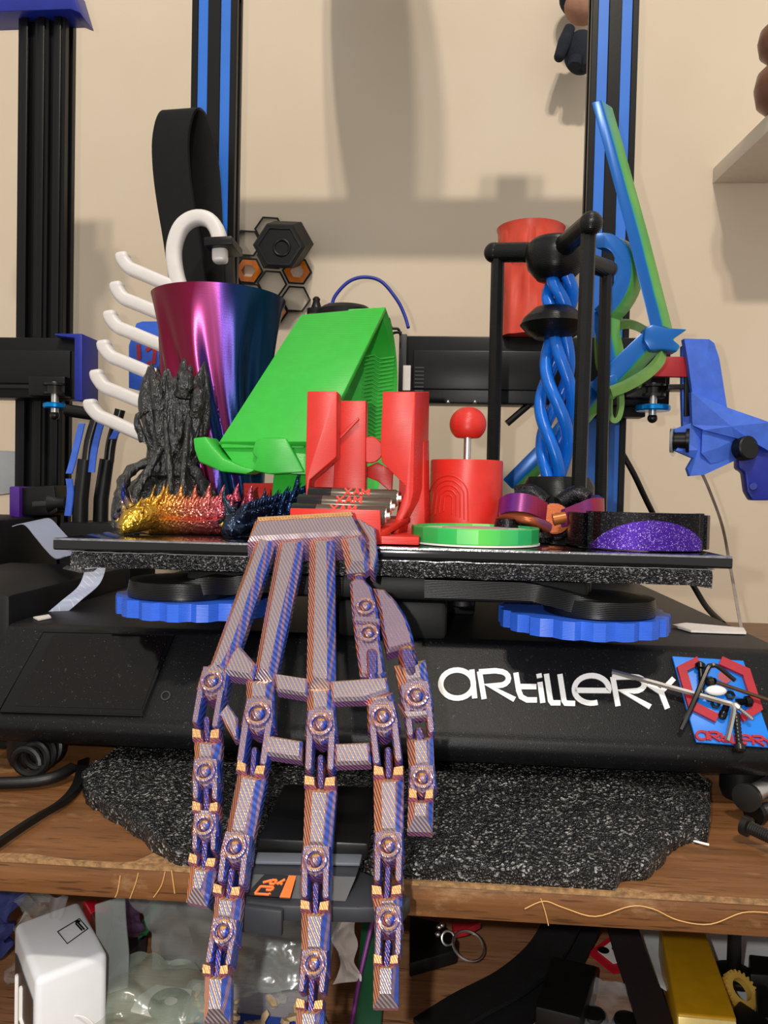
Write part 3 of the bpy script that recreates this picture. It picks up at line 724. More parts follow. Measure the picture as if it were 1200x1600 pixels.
# knuckle blocks at the palm's end
def kblock(T, Rg, E, w0, wr_): return bone(T, Rg, E, w0, w0, wr_, name='knuckle_bone', crown=False)
kblock((338, 1046), (331, 1065), (319, 1132), 42, 44)
kblock((404, 1056), (403, 1116), (393, 1192), 44, 50)
kblock((499, 1068), (501, 1132), (499, 1202), 44, 48)
kblock((592, 1078), (598, 1120), (606, 1190), 44, 48)
hpart('knuckle_flap', [(340, 1112), (354, 1096), (370, 1118), (371, 1150), (364, 1152)], 0.006, SH, 3, 0.0012, 0.001)
# index metacarpal: a separate chain link with two pivots, and the fan-shaped web of the thumb
link(560, 900, 562, 932, 22)
im = hpart('palm_link', [(546, 906), (556, 900), (568, 902), (580, 914), (590, 950), (594, 1000), (602, 1050), (596, 1056), (562, 1054), (556, 1010), (550, 960)], 0.008, SK, 4, 0.0014, 0.0006)
ringpart(571, 948, 15, im); ringpart(576, 990, 15, im)
slab(B(), along((552, 968), (594, 972), 10, 10), 0.004, 2, 0.001, -0.001).part('rib', SK, im, smooth=25)
link(581, 1020, 582, 1048, 22, 0.0, im)
fan = hpart('thumb_web', [(582, 912), (600, 914), (618, 932), (634, 956), (644, 984), (648, 1002), (604, 1014), (596, 980), (592, 950)], 0.007, SK, 5, 0.0016, 0.002)
# thumb
link(636, 1020, 642, 1048, 28, 0.0)
bone((640, 1028), (651, 1088), (658, 1146), 50, 48, 46, name='thumb_bone', crown=False)
slab(B(), [(622, 1100), (633, 1112), (668, 1110), (670, 1120), (636, 1124)], 0.004, 2, 0.001, -0.001).part('rib', SH, hand, smooth=25)
link(655, 1140, 657, 1178, 16, 0.001)
bone((656, 1146), (660, 1216), (659, 1240), 42, 40, 42, name='thumb_bone', crown=False)
tipbone((658, 1236), (656, 1294), 40, 40)
# fingers
F = {
 'little': [((322, 1142), (320, 1206), (320, 1248), 44, 40, 42), ((321, 1256), (319, 1290), (318, 1328), 42, 38, 40), ((317, 1340), (303, 1408), 44, 34)],
 'ring': [((393, 1196), (367, 1324), (360, 1380), 46, 44, 46), ((355, 1386), (348, 1456), (340, 1506), 44, 42, 43), ((337, 1510), (335, 1596), 42, 42)],
 'middle': [((500, 1216), (493, 1344), (492, 1402), 50, 45, 46), ((492, 1410), (490, 1506), (486, 1550), 46, 43, 44), ((484, 1564), (478, 1650), 44, 44)],
 'index': [((607, 1200), (607, 1322), (606, 1376), 48, 46, 46), ((604, 1386), (607, 1437), (606, 1492), 48, 42, 43), ((603, 1494), (602, 1572), 40, 40)]}
KN = {'little': (321, 1120), 'ring': (396, 1168), 'middle': (500, 1180), 'index': (606, 1168)}
for nm, (a, b_, c) in F.items():
    bone(*a); bone(*b_); tipbone(c[0], c[1], c[2], c[3])
    k = KN[nm]; link(k[0], k[1], a[0][0], a[0][1] + 8, 13)
    link(a[2][0], a[2][1] - 22, b_[0][0], b_[0][1] + 12, 13)
    link(b_[2][0], b_[2][1] - 22, c[0][0], c[0][1] + 12, 13)

# ------------------------------------------------------------------ things standing on the bed
def bedpt(px, py): return WZ(px, py, zb)
# twisted silk vase
def vase_mat():
    t = NT('red_magenta_blue_silk_plastic'); t.set(Roughness=0.25, Metallic=0.7); tc = t.n('TexCoord'); sn = t.n('SeparateXYZ'); t.l(tc.outputs['Normal'], sn.inputs[0])
    so = t.n('SeparateXYZ'); t.l(tc.outputs['Object'], so.inputs[0])
    f = t.math('ADD', t.math('ADD', t.math('MULTIPLY', so.outputs['X'], 7.5), t.math('MULTIPLY', sn.outputs['X'], 0.30)), 0.47)
    f = t.math('SUBTRACT', f, t.math('MULTIPLY', so.outputs['Z'], 0.6))
    t.col(t.ramp(f, [(0.08, lin('#7c1230')), (0.34, lin('#8e1846')), (0.46, lin('#d05aa0')), (0.56, lin('#45206e')), (0.66, lin('#0c2a5e')), (0.92, lin('#063a58'))]))
    wv = t.n('TexWave', wave_type='BANDS', bands_direction='Z'); wv.inputs['Scale'].default_value = 0.314 / 0.0007; t.l(tc.outputs['Object'], wv.inputs['Vector']); t.bump(wv.outputs['Fac'], 0.12, 0.0003); return t.m
c = W(340, 640, 0.535); c.z = zb + 0.0002; zt = W(340, 468, 0.535).z; Hh = zt - zb
kk = 0.535 / FPX
def vprof(s): return kk * (70 + 16 * s + 18 * s ** 4)
def vfn(t, h):
    s = h / Hh; amp = 0.075 * (1 - s ** 3) + 0.001
    ph = t * 9 + s * 4.5 + 1.6 * math.sin(s * 4.5 + t)
    return 1 + amp * (math.sin(ph) + 0.35 * math.sin(2 * ph + 1.0 + s * 3))
b = B(); N = 48
b.lathe(c, [(vprof(i / N), Hh * i / N) for i in range(N + 1)] + [(vprof(1) - 0.0015, Hh), (vprof(.9) - 0.004, Hh * .9), (vprof(.2) - 0.006, Hh * .2), (0.001, Hh * .05)], n=140, fn=vfn)
b.solo('twisted_vase', vase_mat(), 'tall magenta and blue shiny twisted vase behind the green stand', 'vase', smooth=60)

# black bark ornament (a plain gnarled stump)
c = bedpt(262, 832); c.y = 0.47; c = V((W(262, 700, 0.47).x, 0.47, zb)); k = 0.47 / FPX
st = thing('bark_ornament', 'black glossy gnarled tree stump ornament behind the spiky figures', 'ornament', c)
def bark(t, h, a=1.0):
    q = 1 + 0.07 * a * math.sin(t * 9 + 2.2 * math.sin(h * 60)) + 0.05 * a * math.sin(t * 17 + h * 130) + 0.09 * mnoise.noise(V((math.cos(t) * 1.7, math.sin(t) * 1.7, h * 30)))
    return q
b = B(); N = 60
def sp(z):   # radius in pixels along the height in pixels
    pts = [(0, 84), (20, 84), (45, 80), (62, 70), (76, 50), (90, 38), (110, 38), (150, 46), (190, 50), (212, 50), (228, 44)]
    for (z0, r0), (z1, r1) in zip(pts, pts[1:]):
        if z <= z1: return r0 + (r1 - r0) * (z - z0) / (z1 - z0)
    return 44
def spc(z): return 10 * min(1, max(0, (z - 60) / 60))
rings = []
for i in range(N + 1):
    z = 226 * i / N; ring = []
    for j in range(110):
        t = 2 * math.pi * j / 110; r = sp(z) * k * bark(t, z * k)
        dep = 0.62 if z < 80 else 0.85
        zz = z * k
        if i > N * .8: zz += (i / N - .8) / .2 * (0.010 * (0.5 + 0.5 * math.sin(t * 5 + 1)) + 0.006 * math.sin(t * 11))
        ring.append(c + V((r * math.cos(t) + spc(z) * k, r * math.sin(t) * dep, zz)))
    rings.append(ring)
top_in = [c + (p - c) * 1.0 for p in rings[-1]]
cen = V((c.x + 10 * k, c.y, c.z + 200 * k)); rings.append([cen + (p - cen) * 0.55 - Z * 0.004 for p in top_in]); rings.append([cen + (p - cen) * 0.06 - Z * 0.012 for p in top_in])
b.loft(rings); b.part('trunk', M['bark'], st, smooth=75)
for (x0, y0, x1, y1, x2, y2, r) in ((224, 690, 214, 655, 232, 640, 6), (250, 640, 246, 606, 250, 596, 12), (286, 620, 290, 594, 288, 586, 14), (305, 650, 309, 620, 306, 606, 10)):
    b = B(); P = [W(x0, y0, 0.455), W(x1, y1, 0.452), W(x2, y2, 0.458)]; P = smoothpath(P, 5)
    b.tube(P, [r * k * (1 - .35 * i / len(P)) * (1 + .15 * math.sin(i * 2.3)) for i in range(len(P))], 14); b.part('stub', M['bark'], st, smooth=75)
for (pts, r) in (([(196, 800), (190, 765), (205, 735), (240, 720)], 11), ([(215, 815), (212, 775), (228, 742), (252, 700)], 9), ([(330, 815), (322, 770), (305, 738), (282, 715)], 11), ([(262, 790), (266, 750), (262, 700), (258, 650)], 6), ([(290, 800), (286, 750), (290, 700), (296, 640)], 6)):
    b = B(); P = smoothpath([W(x, y, 0.437 + 0.006 * i) for i, (x, y) in enumerate(pts)], 6)
    b.tube(P, [r * k * (1 + .2 * math.sin(i * 1.7)) * (1 - .4 * i / len(P)) for i in range(len(P))], 12); b.part('root', M['bark'], st, smooth=75)

# spiky articulated figures
def cone(b, base, tip, r, n=8, bend=V((0, 0, 0))):
    P = [base + (tip - base) * t + bend * math.sin(math.pi * t) for t in (0, .25, .5, .75, 1)]
    b.tube(P, [r, r * .85, r * .6, r * .32, r * .04], n)
def dragon(name, label, mat, spine, body_r, Yd, heads, spikes, rows, seed):
    random.seed(seed)
    pts = smoothpath([W(x, y, yy) for x, y, yy in spine], 6); base = V((sum(p.x for p in pts) / len(pts), Yd, zb))
    t = thing(name, label, 'figurine', base)
    k = Yd / FPX
    nseg = 0; n = len(pts)
    b = B(); b.tube(pts, [body_r * k * (1 + 0.10 * math.sin(i * 2.4)) for i in range(n)], 16)
    for p in pts: pass
    b.part('body', mat, t, smooth=60)
    for i in range(0, n):      # scales
        if i % 1 == 0:
            for row in range(rows):
                a = math.radians(-10 + row * 40); d = V((0.0, -math.cos(a), math.sin(a)))
                q = pts[i] + d * body_r * k * .9
                if q.z < zb + 0.002: continue
                b = B(); cone(b, q, q + d * 0.0042 + V((0.0042, 0, 0.003)), 0.0036, 7); b.part('scale', mat, t, smooth=50)
    for (x, y, x1, y1, r, yy) in spikes:
        b = B(); cone(b, W(x, y, yy), W(x1, y1, yy - 0.002), r * k, 9, V((-0.0008, 0, 0))); b.part('back_spike', mat, t, smooth=50)
    for (hx, hy, hs) in heads:     # head: snout, brow, horns, jaw, eye
        hd = W(hx, hy, Yd - 0.012)
        b = B(); P = [hd + V((0.010 * hs, 0.010, 0.004)), hd + V((0.004 * hs, 0.002, 0.004)), hd + V((-0.003 * hs, -0.007, 0.001)), hd + V((-0.005 * hs, -0.010, -0.002)), hd + V((-0.006 * hs, -0.012, -0.003))]
        b.tube(P, [0.009 * hs, 0.0095 * hs, 0.0075 * hs, 0.005 * hs, 0.0032 * hs], 14); h = b.part('head', mat, t, smooth=55)
        for s in (-1, 1):
            b = B(); cone(b, hd + V((0.005 * s * hs, 0.002, 0.008)), hd + V((0.013 * s * hs, 0.008, 0.026 * hs)), 0.003 * hs, 9, V((0.003 * s, 0, 0))); b.part('horn', mat, h, smooth=50)
            b = B(); cone(b, hd + V((0.003 * s * hs - .003, -0.005, 0.006)), hd + V((0.007 * s * hs - .003, -0.002, 0.017 * hs)), 0.0022 * hs, 8); b.part('horn', mat, h, smooth=50)
            b = B(); b.sphere(hd + V((0.006 * s * hs - 0.003, -0.008, 0.002)), 0.0018 * hs); b.part('eye', M['brass'], h)
            b = B(); b.tube([hd + V((0.007 * s * hs - .001, 0, 0.006)), hd + V((0.0045 * s * hs - .005, -0.010, 0.003))], [0.002, 0.0012], 8); b.part('brow', mat, h)
    return t
sg = [(262 + i * 21.5, 790 - i * 1.5, 264 + i * 22 - 1, 757 - (i % 2) * 2, 8.5, 0.425) for i in range(7)]
sg += [(272 + i * 18, 806, 272 + i * 18 + 3, 777 - (i % 2) * 3, 6.5, 0.412) for i in range(7)]
sg += [(214, 800, 202, 764, 4.5, 0.415), (226, 800, 222, 775, 4, 0.41), (236, 795, 243, 757, 5, 0.42), (248, 796, 258, 760, 5, 0.42), (222, 812, 228, 783, 4, 0.40)]
dragon('spiky_figurine', 'gold and rose spiky reptile figurine at the left front of the bed', M['dragon_gold'], [(222, 818, 0.412), (250, 812, 0.418), (285, 815, 0.42), (320, 815, 0.42), (352, 812, 0.42)], 25, 0.418, [(216, 818, 0.85)], sg, 5, 3)
sb = [(398 + i * 14, 806 - i * 5, 404 + i * 16, 776 - i * 6, 7, 0.43) for i in range(5)]
sb += [(386 + i * 13, 812 - i * 3, 390 + i * 15, 786 - i * 5, 5.5, 0.415) for i in range(6)] + [(462, 786, 468, 735, 8, 0.44), (366, 812, 369, 788, 4, .40), (380, 808, 381, 792, 4, .40)]
dragon('spiky_figurine', 'dark metallic blue spiky reptile figurine beside the red battery holder', M['dragon_blue'], [(380, 822, 0.405), (405, 815, 0.415), (430, 808, 0.425), (455, 800, 0.435), (474, 790, 0.445)], 22, 0.42, [(376, 824, 0.85)], sb, 5, 4)

# green phone stand
yg = 0.455; k = yg / FPX
gs = thing('phone_stand', 'bright green printed phone stand leaning behind the red battery holder', 'phone stand', V((W(480, 700, yg).x, yg, zb)))
tl, tr, brr, bl = W(470, 491, 0.502), W(603, 479, 0.502), W(492, 738, 0.432), W(342, 690, 0.432)
pn = (tr - tl).cross(bl - tl).normalized(); pn = pn if pn.y > 0 else -pn
B().prism([tl, tr, WP(500, 690, tl, pn), bl], pn * 0.004, 0.0009).part('back_plate', M['green'], gs)
# lip: two upturned hooks and the floor between them
lip = B(); yl = 0.428
def gp(x, y, yy=0.428): return W(x, y, yy)
lip.prism([gp(340, 690, .436), gp(480, 690, .436), gp(478, 742, .430), gp(372, 734, .430)], V((0, 0.010, 0)), 0.0008)
lip = lip.part('lip_floor', M['green'], gs)
b = B(); b.prism([gp(301, 684), gp(322, 682), gp(332, 696), gp(350, 716), (gp(376, 728)), (gp(400, 734)), (gp(384, 741)), gp(345, 737), gp(310, 722), gp(303, 702)], V((0.002, 0.016, 0.0)), 0.0012); b.part('lip_hook', M['green'], gs)
b = B(); b.prism([gp(398, 690), gp(408, 684), gp(447, 684), gp(452, 694), gp(476, 738), gp(420, 741), gp(394, 735), gp(396, 728), gp(401, 716), gp(393, 708)], V((0.0, 0.012, 0.0)), 0.0012); b.part('lip_hook', M['green'], gs)
b = B(); b.prism([gp(345, 688, .434), gp(476, 690, .434), gp(476, 700, .432), gp(345, 700, .432)], V((0, 0.012, 0)), 0.001); b.part('lip_ledge', M['green'], gs)
# curved rear leg with a ribbed inner face
legc = smoothpath([(602, 480), (612, 510), (618, 545), (621, 590), (619, 640), (612, 690), (598, 740), (582, 790), (574, 818)], 5)
b = B(); legw = []
rr = []
for i, p in enumerate(legc):
    f = i / (len(legc) - 1); o = W(p.x, p.y, 0.507 + 0.055 * math.sin(min(1, f * 1.1) * math.pi) - .02 * f); th = 0.006
    wv = V((-0.024 - 0.02 * math.sin(min(1, f * 1.3) * math.pi), -0.002 - 0.012 * math.sin(min(1, f * 1.2) * math.pi), -0.002))
    if i % 2 and 4 < i < 32: wv *= 0.985
    rr.append([o, o + wv, o + wv + V((0.001, -0.0, -0.004)), o + V((-0.003, -0.002, -0.004))])
b.loft(rr); b.part('rear_leg', M['green'], gs, smooth=30)
for i in range(22):
    f = i / 21; p = V((608, 560)).lerp(V((598, 690)), f); o = W(p.x, p.y, 0.522)
    b = B(); b.tube([o + V((-0.016, -0.006, 0.0)), o + V((-0.010, -0.003, 0.0018)), o + V((-0.006, -0.001, -0.0006)), o + V((0.003, 0.004, 0.0016))], 0.0006, 6); b.part('rib', M['green'], gs)
B().bbox((W(395, 700, .45).x, 0.44, zb), (W(590, 700, .45).x, 0.53, zb + 0.006), 0.001).part('foot', M['green'], gs)
B().prism([V((W(430, 700, .455).x, 0.440, zb + .005)), V((W(430, 700, .455).x, 0.452, zb + .035)), V((W(430, 700, .455).x, 0.462, zb + .035)), V((W(430, 700, .455).x, 0.47, zb + .005))], V((0.02, 0, 0)), 0.001).part('strut', M['green'], gs)

# red arched piece behind the blue figurine
b = B(); P = arc(428, 790, 52, 52, 180, 360, 16)
o_ = [(376, 800), (376, 738), (480, 738), (480, 800)] ; inner = arc(430, 806, 44, 46, 360, 180, 14)
ar = [W(x, y, 0.475) for x, y in [(378, 812), (380, 740), (482, 740), (482, 812), (474, 812)] + arc(432, 812, 42, 52, 0, -180, 14)]
b.prism(ar, V((0, 0.008, 0)), 0.0006); ap = b.solo('arched_bracket', M['red'], 'small red arched bracket half hidden behind the blue spiky figurine', 'bracket', smooth=30)
ap.location.z = zb

# red battery dispenser
yd = 0.405; dd = thing('battery_dispenser', 'red printed battery dispenser with two columns and a tray', 'battery dispenser', V((W(570, 800, yd).x, 0.40, zb)))
R_ = M['red']
zt_ = W(575, 614, 0.42).z
def dz(py): return W(575, py, 0.40).z
# side columns (left and right), each with a sloping inner shoulder
xa, xb_ = W(479, 640, 0.408).x, W(526, 640, 0.408).x
b = B(); b.prism([W(x, y, 0.408) for x, y in ((480, 611), (527, 611), (526, 714), (484, 750), (478, 790), (477, 740))], V((0, 0.017, 0)), 0.0008); b.part('column', R_, dd, smooth=30)
dvec = W(671, 612, .445) - W(649, 612, .408)
b = B(); b.prism([W(x, y, 0.404) for x, y in ((598, 612), (649, 612), (646, 770), (641, 790), (624, 822), (621, 847), (604, 847), (608, 838), (614, 820), (627, 784), (632, 770), (633, 759), (596, 722), (594, 700))], dvec, 0.0006); b.part('column', R_, dd, smooth=30)
b = B(); b.prism([W(x, y, 0.426) for x, y in ((626, 690), (662, 690), (664, 842), (612, 842), (622, 790))], dvec * .4, 0.0005); b.part('side_wall', R_, dd, smooth=30)
b = B(); b.prism([W(x, y, 0.425) for x, y in ((527, 626), (572, 626), (571, 768), (520, 768))], V((0, 0.012, 0)), 0.0006); b.part('centre_panel', R_, dd, smooth=30)
b = B(); b.prism([W(x, y, 0.424) for x, y in ((528, 683), (560, 652), (562, 656), (530, 688))], V((0, -0.002, 0)), 0.0003); b.part('panel_groove', R_, dd, smooth=30)
b = B(); b.cyl(W(578, 703, 0.428), W(578, 703, 0.445), 0.0075, 28, 0.0006); b.part('round_stop', R_, dd)
b = B(); b.prism([W(x, y, 0.43) for x, y in ((484, 752), (526, 716), (526, 770), (486, 790))], V((0, 0.006, 0)), 0.0004); b.part('back_shoulder', R_, dd, smooth=30)
b = B(); b.prism([W(x, y, 0.44) for x, y in ((573, 730), (590, 722), (614, 736), (612, 770), (590, 752), (572, 745))], V((0, 0.006, 0)), 0.0006); b.part('guide', R_, dd, smooth=30)
# sloping tray for the batteries
t0, t1, t2, t3 = W(455, 806, 0.374), W(597, 806, 0.374), W(640, 778, 0.412), W(482, 770, 0.412)
b = B(); b.prism([t0 - Z * .008, t1 - Z * .008, t2 - Z * .010, t3 - Z * .010], V((0, 0, -0.003)), 0.0004); b.part('tray', R_, dd, smooth=30)
b = B(); b.prism([W(x, y, 0.372) for x, y in ((453, 794), (594, 797), (596, 852), (452, 852))], V((0, 0.003, 0)), 0.0005); b.part('tray_front', R_, dd, smooth=30)
b = B(); b.prism([V((W(453, 800, .374).x, 0.374, zb)), V((W(658, 800, .408).x, 0.374, zb)), V((W(658, 800, .408).x, 0.452, zb)), V((W(478, 800, .408).x, 0.452, zb))], V((0, 0, 0.004)), 0.0005); b.part('floor', R_, dd)
b = B(); b.prism([V((W(455, 800, .374).x, 0.376, zb)), V((W(455, 800, .374).x, 0.376, zb + .012)), V((W(482, 790, .412).x, 0.412, zb + .02)), V((W(482, 790, .412).x, 0.412, zb))], V((0.002, 0, 0)), 0.0003); b.part('side_wall', R_, dd)
# batteries
def battery(p0, p1, r, lab):
    a = (p1 - p0); L = a.length; a = a.normalized(); base = (p0 + p1) / 2
    t = thing('battery', lab, 'battery', base - Z * r, 'batteries in the red dispenser')
    B().lathe(p0, [(r * .93, 0), (r, 0.0006), (r, L * .26)], a, 28).part('black_end', plain('black_battery_foil', '#111011', 0.2), t)
    B().lathe(p0 + a * L * .26, [(r, 0), (r, L * .70), (r * .9, L * .715)], a, 28).part('case', plain('brown_silver_battery_foil', '#5c5248', 0.28, metal=0.45), t)
    B().lathe(p0 + a * L * .975, [(r * .85, 0), (r * .85, 0.0006), (r * .4, 0.0008), (r * .4, 0.0022), (r * .3, 0.0025)], a, 20).part('terminal', M['steel'], t)
    # printed word, seen upside down
    nrm = V((0, -0.80, 0.60)).normalized(); up = (nrm - a * nrm.dot(a)).normalized(); side = a
    tv = up.cross(a).normalized()   # direction of the letters' height on the curved side
    LET = {'M': [[(0, 0), (0, 1), (.4, .35), (.8, 1), (.8, 0)]], 'A': [[(0, 0), (.4, 1), (.8, 0)], [(.2, .35), (.6, .35)]], 'X': [[(0, 0), (.8, 1)], [(0, 1), (.8, 0)]]}
    word = B(); x0 = L * .67; sz = r * .9
    for i, ch in enumerate('MAX'):
        for stx in LET[ch]:
            P = []
            for u, v_ in stx:
                ang = (v_ - 0.5) * sz / r * 1.0; off = up * math.cos(ang) - tv * 0 ; 
                d = (up * math.cos(ang) + (a.cross(up)) * -math.sin(ang))
                P.append(p0 + a * (x0 - (i * 1.05 + u) * sz * 1.05) + d * (r + 0.0002))
            for q0, q1 in zip(P, P[1:]): word.tube([q0, q1], 0.0006, 6)
    word.part('printed_word', plain('red_white_print', '#ef4a3c', 0.4), t)
    return t
battery(W(482, 774, 0.402), W(624, 779, 0.402), 0.0046, 'battery at the back of the red tray')
battery(W(466, 786, 0.393), W(614, 792, 0.393), 0.0046, 'battery in the middle of the red tray')
battery(W(456, 800, 0.383), W(606, 806, 0.383), 0.0046, 'battery at the front of the red tray, mostly hidden')

# red round box with ball-topped pin
c = V((W(728, 770, 0.455).x, 0.455, zb)); k = 0.455 / FPX; zt2 = W(728, 718, 0.44).z
rb = thing('round_box', 'red cylindrical box with embossed fingerprint lines and a ball-topped pin', 'box', c)
b = B(); b.lathe(c, [(56 * k, 0), (56 * k, zt2 - zb - 0.0008), (55 * k, zt2 - zb), (52 * k, zt2 - zb), (52 * k, zt2 - zb - 0.004), (0.0005, zt2 - zb - 0.0045)], n=64); b.part('body', R_, rb)
fpc = W(712, 778, 0.44)
def onc(px, py):     # wrap onto the cylinder
    d = ray(px, py); A = d.x ** 2 + d.y ** 2; rx, ry = CAM.x - c.x, CAM.y - c.y; R0 = 56 * k
    Bq = 2 * (d.x * rx + d.y * ry); Cq = rx * rx + ry * ry - R0 * R0; D = Bq * Bq - 4 * A * Cq
    return CAM + d * ((-Bq - math.sqrt(max(D, 0))) / (2 * A))
for i in range(5):
    r = 7 + i * 7; pts = [(700 - r * .95 - i * .2, 792 + r * .35 + 4)] + arc(701, 780 - i * 1.0, r * .86, r * .95, 180, 350, 12) + [(700 + r * .9, 800 + r * .4)]
    b = B(); b.tube([onc(x, y) for x, y in smoothpath(pts, 2)], 0.00045, 6); b.part('fingerprint_line', R_, rb)
pc = V((c.x, c.y - 0.004, zt2))
B().cyl(pc - Z * 0.006, V((pc.x, pc.y, W(728, 676, pc.y).z)), 0.0021, 16).part('pin', M['steel'], rb)
bz = W(729, 663, pc.y)
B().sphere(V((pc.x, pc.y, bz.z)), 28.5 * pc.y / FPX, (1, 1, 0.95), 32, 20).flatten(bz.z - 21 * pc.y / FPX).part('ball', R_, rb)

# green lid with a white disc
c = V((W(742, 840, 0.402).x, 0.402, zb)); R0 = 101 * 0.40 / FPX * 0.985
gl = thing('round_tray', 'green shallow round lid with white inside lying at the front of the bed', 'tray', c)
B().lathe(c + Z * .0008, [(R0 - .0006, 0), (R0, .0006), (R0, .0075), (R0 - .0004, .008), (R0 - .0022, .008), (R0 - .0022, .006), (0.0004, .006)], n=20).part('rim', M['greenlid'], gl, smooth=10)
B().cyl(c, c + Z * .0009, R0 + .0002, 64).part('white_base', M['white'], gl)
B().lathe(c + Z * .006, [(R0 - .003, 0), (R0 - .003, .0012), (R0 - .0045, .0016), (0.001, .0016)], n=64).part('white_disc', M['white'], gl)
B().lathe(c + Z * .0076, [(0.017, 0), (0.017, .0006), (0.0005, .0006)], n=48).part('grey_print', plain('pale_grey_print', '#b9a9ac', 0.4), gl)

# black twisted tower with blue helix
yt = 0.53; tw = thing('helix_tower', 'black three-post display frame holding a blue twisted helix', 'ornament', V((W(865, 800, yt).x, yt, zb)))
BP = M['black_print']
def rod(px0, py0, px1, Yr, r):
    p = W(px0, py0, Yr); q = W(px1, 830, Yr); q.z = zb + .002
    B().tube([p, q], r, 8).part('post', BP, tw, smooth=20)
    return p
k = 0.5 / FPX
fA = rod(920, 352, 902, 0.475, 0.0046); lA = rod(778, 395, 768, 0.545, 0.0046); bA = rod(947, 420, 938, 0.585, 0.0046)
hub = W(868, 400, 0.53)
def hb(b, prof): b.lathe(V((hub.x, hub.y, 0)), prof, n=40)
kz = lambda py: W(868, py, 0.53).z
b = B(); hb(b, [(0.004, kz(374)), (0.016, kz(376)), (0.0195, kz(384)), (0.0205, kz(400)), (0.0185, kz(420)), (0.012, kz(437)), (0.004, kz(440))]); b.part('top_hub', BP, tw)
for e, w_ in ((lA, .0062), (fA, .0064), (bA, .006)):
    h = V((hub.x, hub.y, kz(398))); b = B(); e2 = e + (e - h).normalized() * .003
    b.tube([h, h.lerp(e2, .5) + Z * .001, e2], [0.0078, 0.0068, w_ + .0006], 14); b.sphere(e2, w_ + .0008); b.part('top_arm', BP, tw)
b = B(); hb(b, [(0.004, kz(480)), (0.013, kz(482)), (0.0205, kz(498)), (0.0225, kz(508)), (0.018, kz(520)), (0.012, kz(529)), (0.004, kz(531))]); b.part('collar', BP, tw)
def helix(y0, y1, r0, r1, turns, ph, n=4):
    for j in range(n):
        P = []
        for i in range(41):
            f = i / 40; py = y0 + (y1 - y0) * f; r = (r0 + (r1 - r0) * math.sin(math.pi * min(1, f * 1.0))) * .53 / FPX; a = ph + j * 2 * math.pi / n + turns * 2 * math.pi * f
            ctr = W(876 - (py - 430) * .036, py, 0.53); P.append(ctr + V((math.cos(a) * r, math.sin(a) * r, 0)))
        B().tube(P, 0.0042, 10).part('helix_strand', M['blue_helix'], tw)
helix(432, 486, 15, 19, 0.28, 0.4); helix(526, 748, 12, 24, 0.72, 0.9)
b = B(); cb = W(872, 770, 0.53); b.lathe(V((cb.x, cb.y, zb + .001)), [(0.022, 0), (0.024, 0.004), (0.024, W(870, 752, .53).z - zb - .004), (0.021, W(870, 748, .53).z - zb), (0.002, W(870, 746, .53).z - zb)], n=40); b.part('base_hub', BP, tw)
for e in (fA, lA, bA):
    q = V((W(905, 820, .475).x if e is fA else W(769, 820, .545).x if e is lA else W(939, 820, .585).x, e.y, zb + .004)); b = B(); b.tube([V((cb.x, cb.y, zb + .004)), q], 0.004, 10); b.part('base_arm', BP, tw)

# purple-red spinner linkage
sp_ = thing('linkage_toy', 'purple and red shiny jointed linkage toy lying before the black tower', 'toy', V((W(860, 830, .425).x, .425, zb)))
ys = 0.425
b = B(); cx_ = W(866, 815, ys); b.lathe(cx_ + V((0, 0.006, 0)), [(0.0055, -0.004), (0.0085, -0.004), (0.0085, 0.007), (0.0055, 0.007)], V((0, -1, 0.25)), 32); b.lathe(cx_ + V((0, .002, 0)), [(0.001, 0), (0.0055, 0), (0.0055, 0.002)], V((0, -1, .25)), 24); b.part('hub_ring', M['silk_copper'], sp_)
b = B(); b.torus(cx_ + V((0, 0.001, 0)), 0.0092, 0.0016, V((0, -1, .25)), 32, 8); b.part('hub_rim', M['black_glitter'], sp_)
b = B(); b.ribbon(smoothpath([W(850, 800, ys), W(826, 788, ys - .006), W(800, 786, ys - .004), W(784, 794, ys + .008), W(798, 790, ys + .018)], 4), V((.001, .002, .0098)), .0040); b.part('arm', M['silk_spin'], sp_)
b = B(); b.tube(smoothpath([W(856, 826, ys), W(828, 812, ys - .004), W(800, 806, ys), W(786, 806, ys + .004)], 4), 0.0036, 12); b.part('lower_arm', M['silk_copper'], sp_)
b = B(); b.tube([W(864, 812, ys - .012), W(884, 808, ys - .012)], 0.0032, 12); b.part('axle', plain('copper_rod', '#a5602c', 0.35, metal=.4), sp_)
b = B(); b.ribbon(smoothpath([W(880, 809, ys - .012), W(905, 799, ys - .008), W(925, 792, ys - .006), W(938, 792, ys + .004), W(930, 786, ys + .016)], 4), V((0, .002, .0092)), .0044); b.part('arm', M['silk_spin'], sp_, label='red arm of the linkage')
b = B(); b.tube(smoothpath([W(806, 772, ys + .01), W(830, 770, ys + .008), W(850, 786, ys + .006)], 4), 0.005, 12); b.part('rear_arm', M['black_glitter'], sp_)
b = B(); b.tube(smoothpath([W(874, 788, ys + .008), W(900, 772, ys + .01), W(918, 780, ys + .008)], 4), 0.005, 12); b.part('rear_arm', M['black_glitter'], sp_)
for x_, y_ in ((792, 822), (908, 826), (842, 842)):
    b = B(); q = W(x_, y_, ys); b.lathe(V((q.x, q.y, zb)), [(0.008, 0), (0.0085, .003), (0.006, q.z - zb + .004)], n=16); b.part('end_block', M['black_glitter'], sp_)

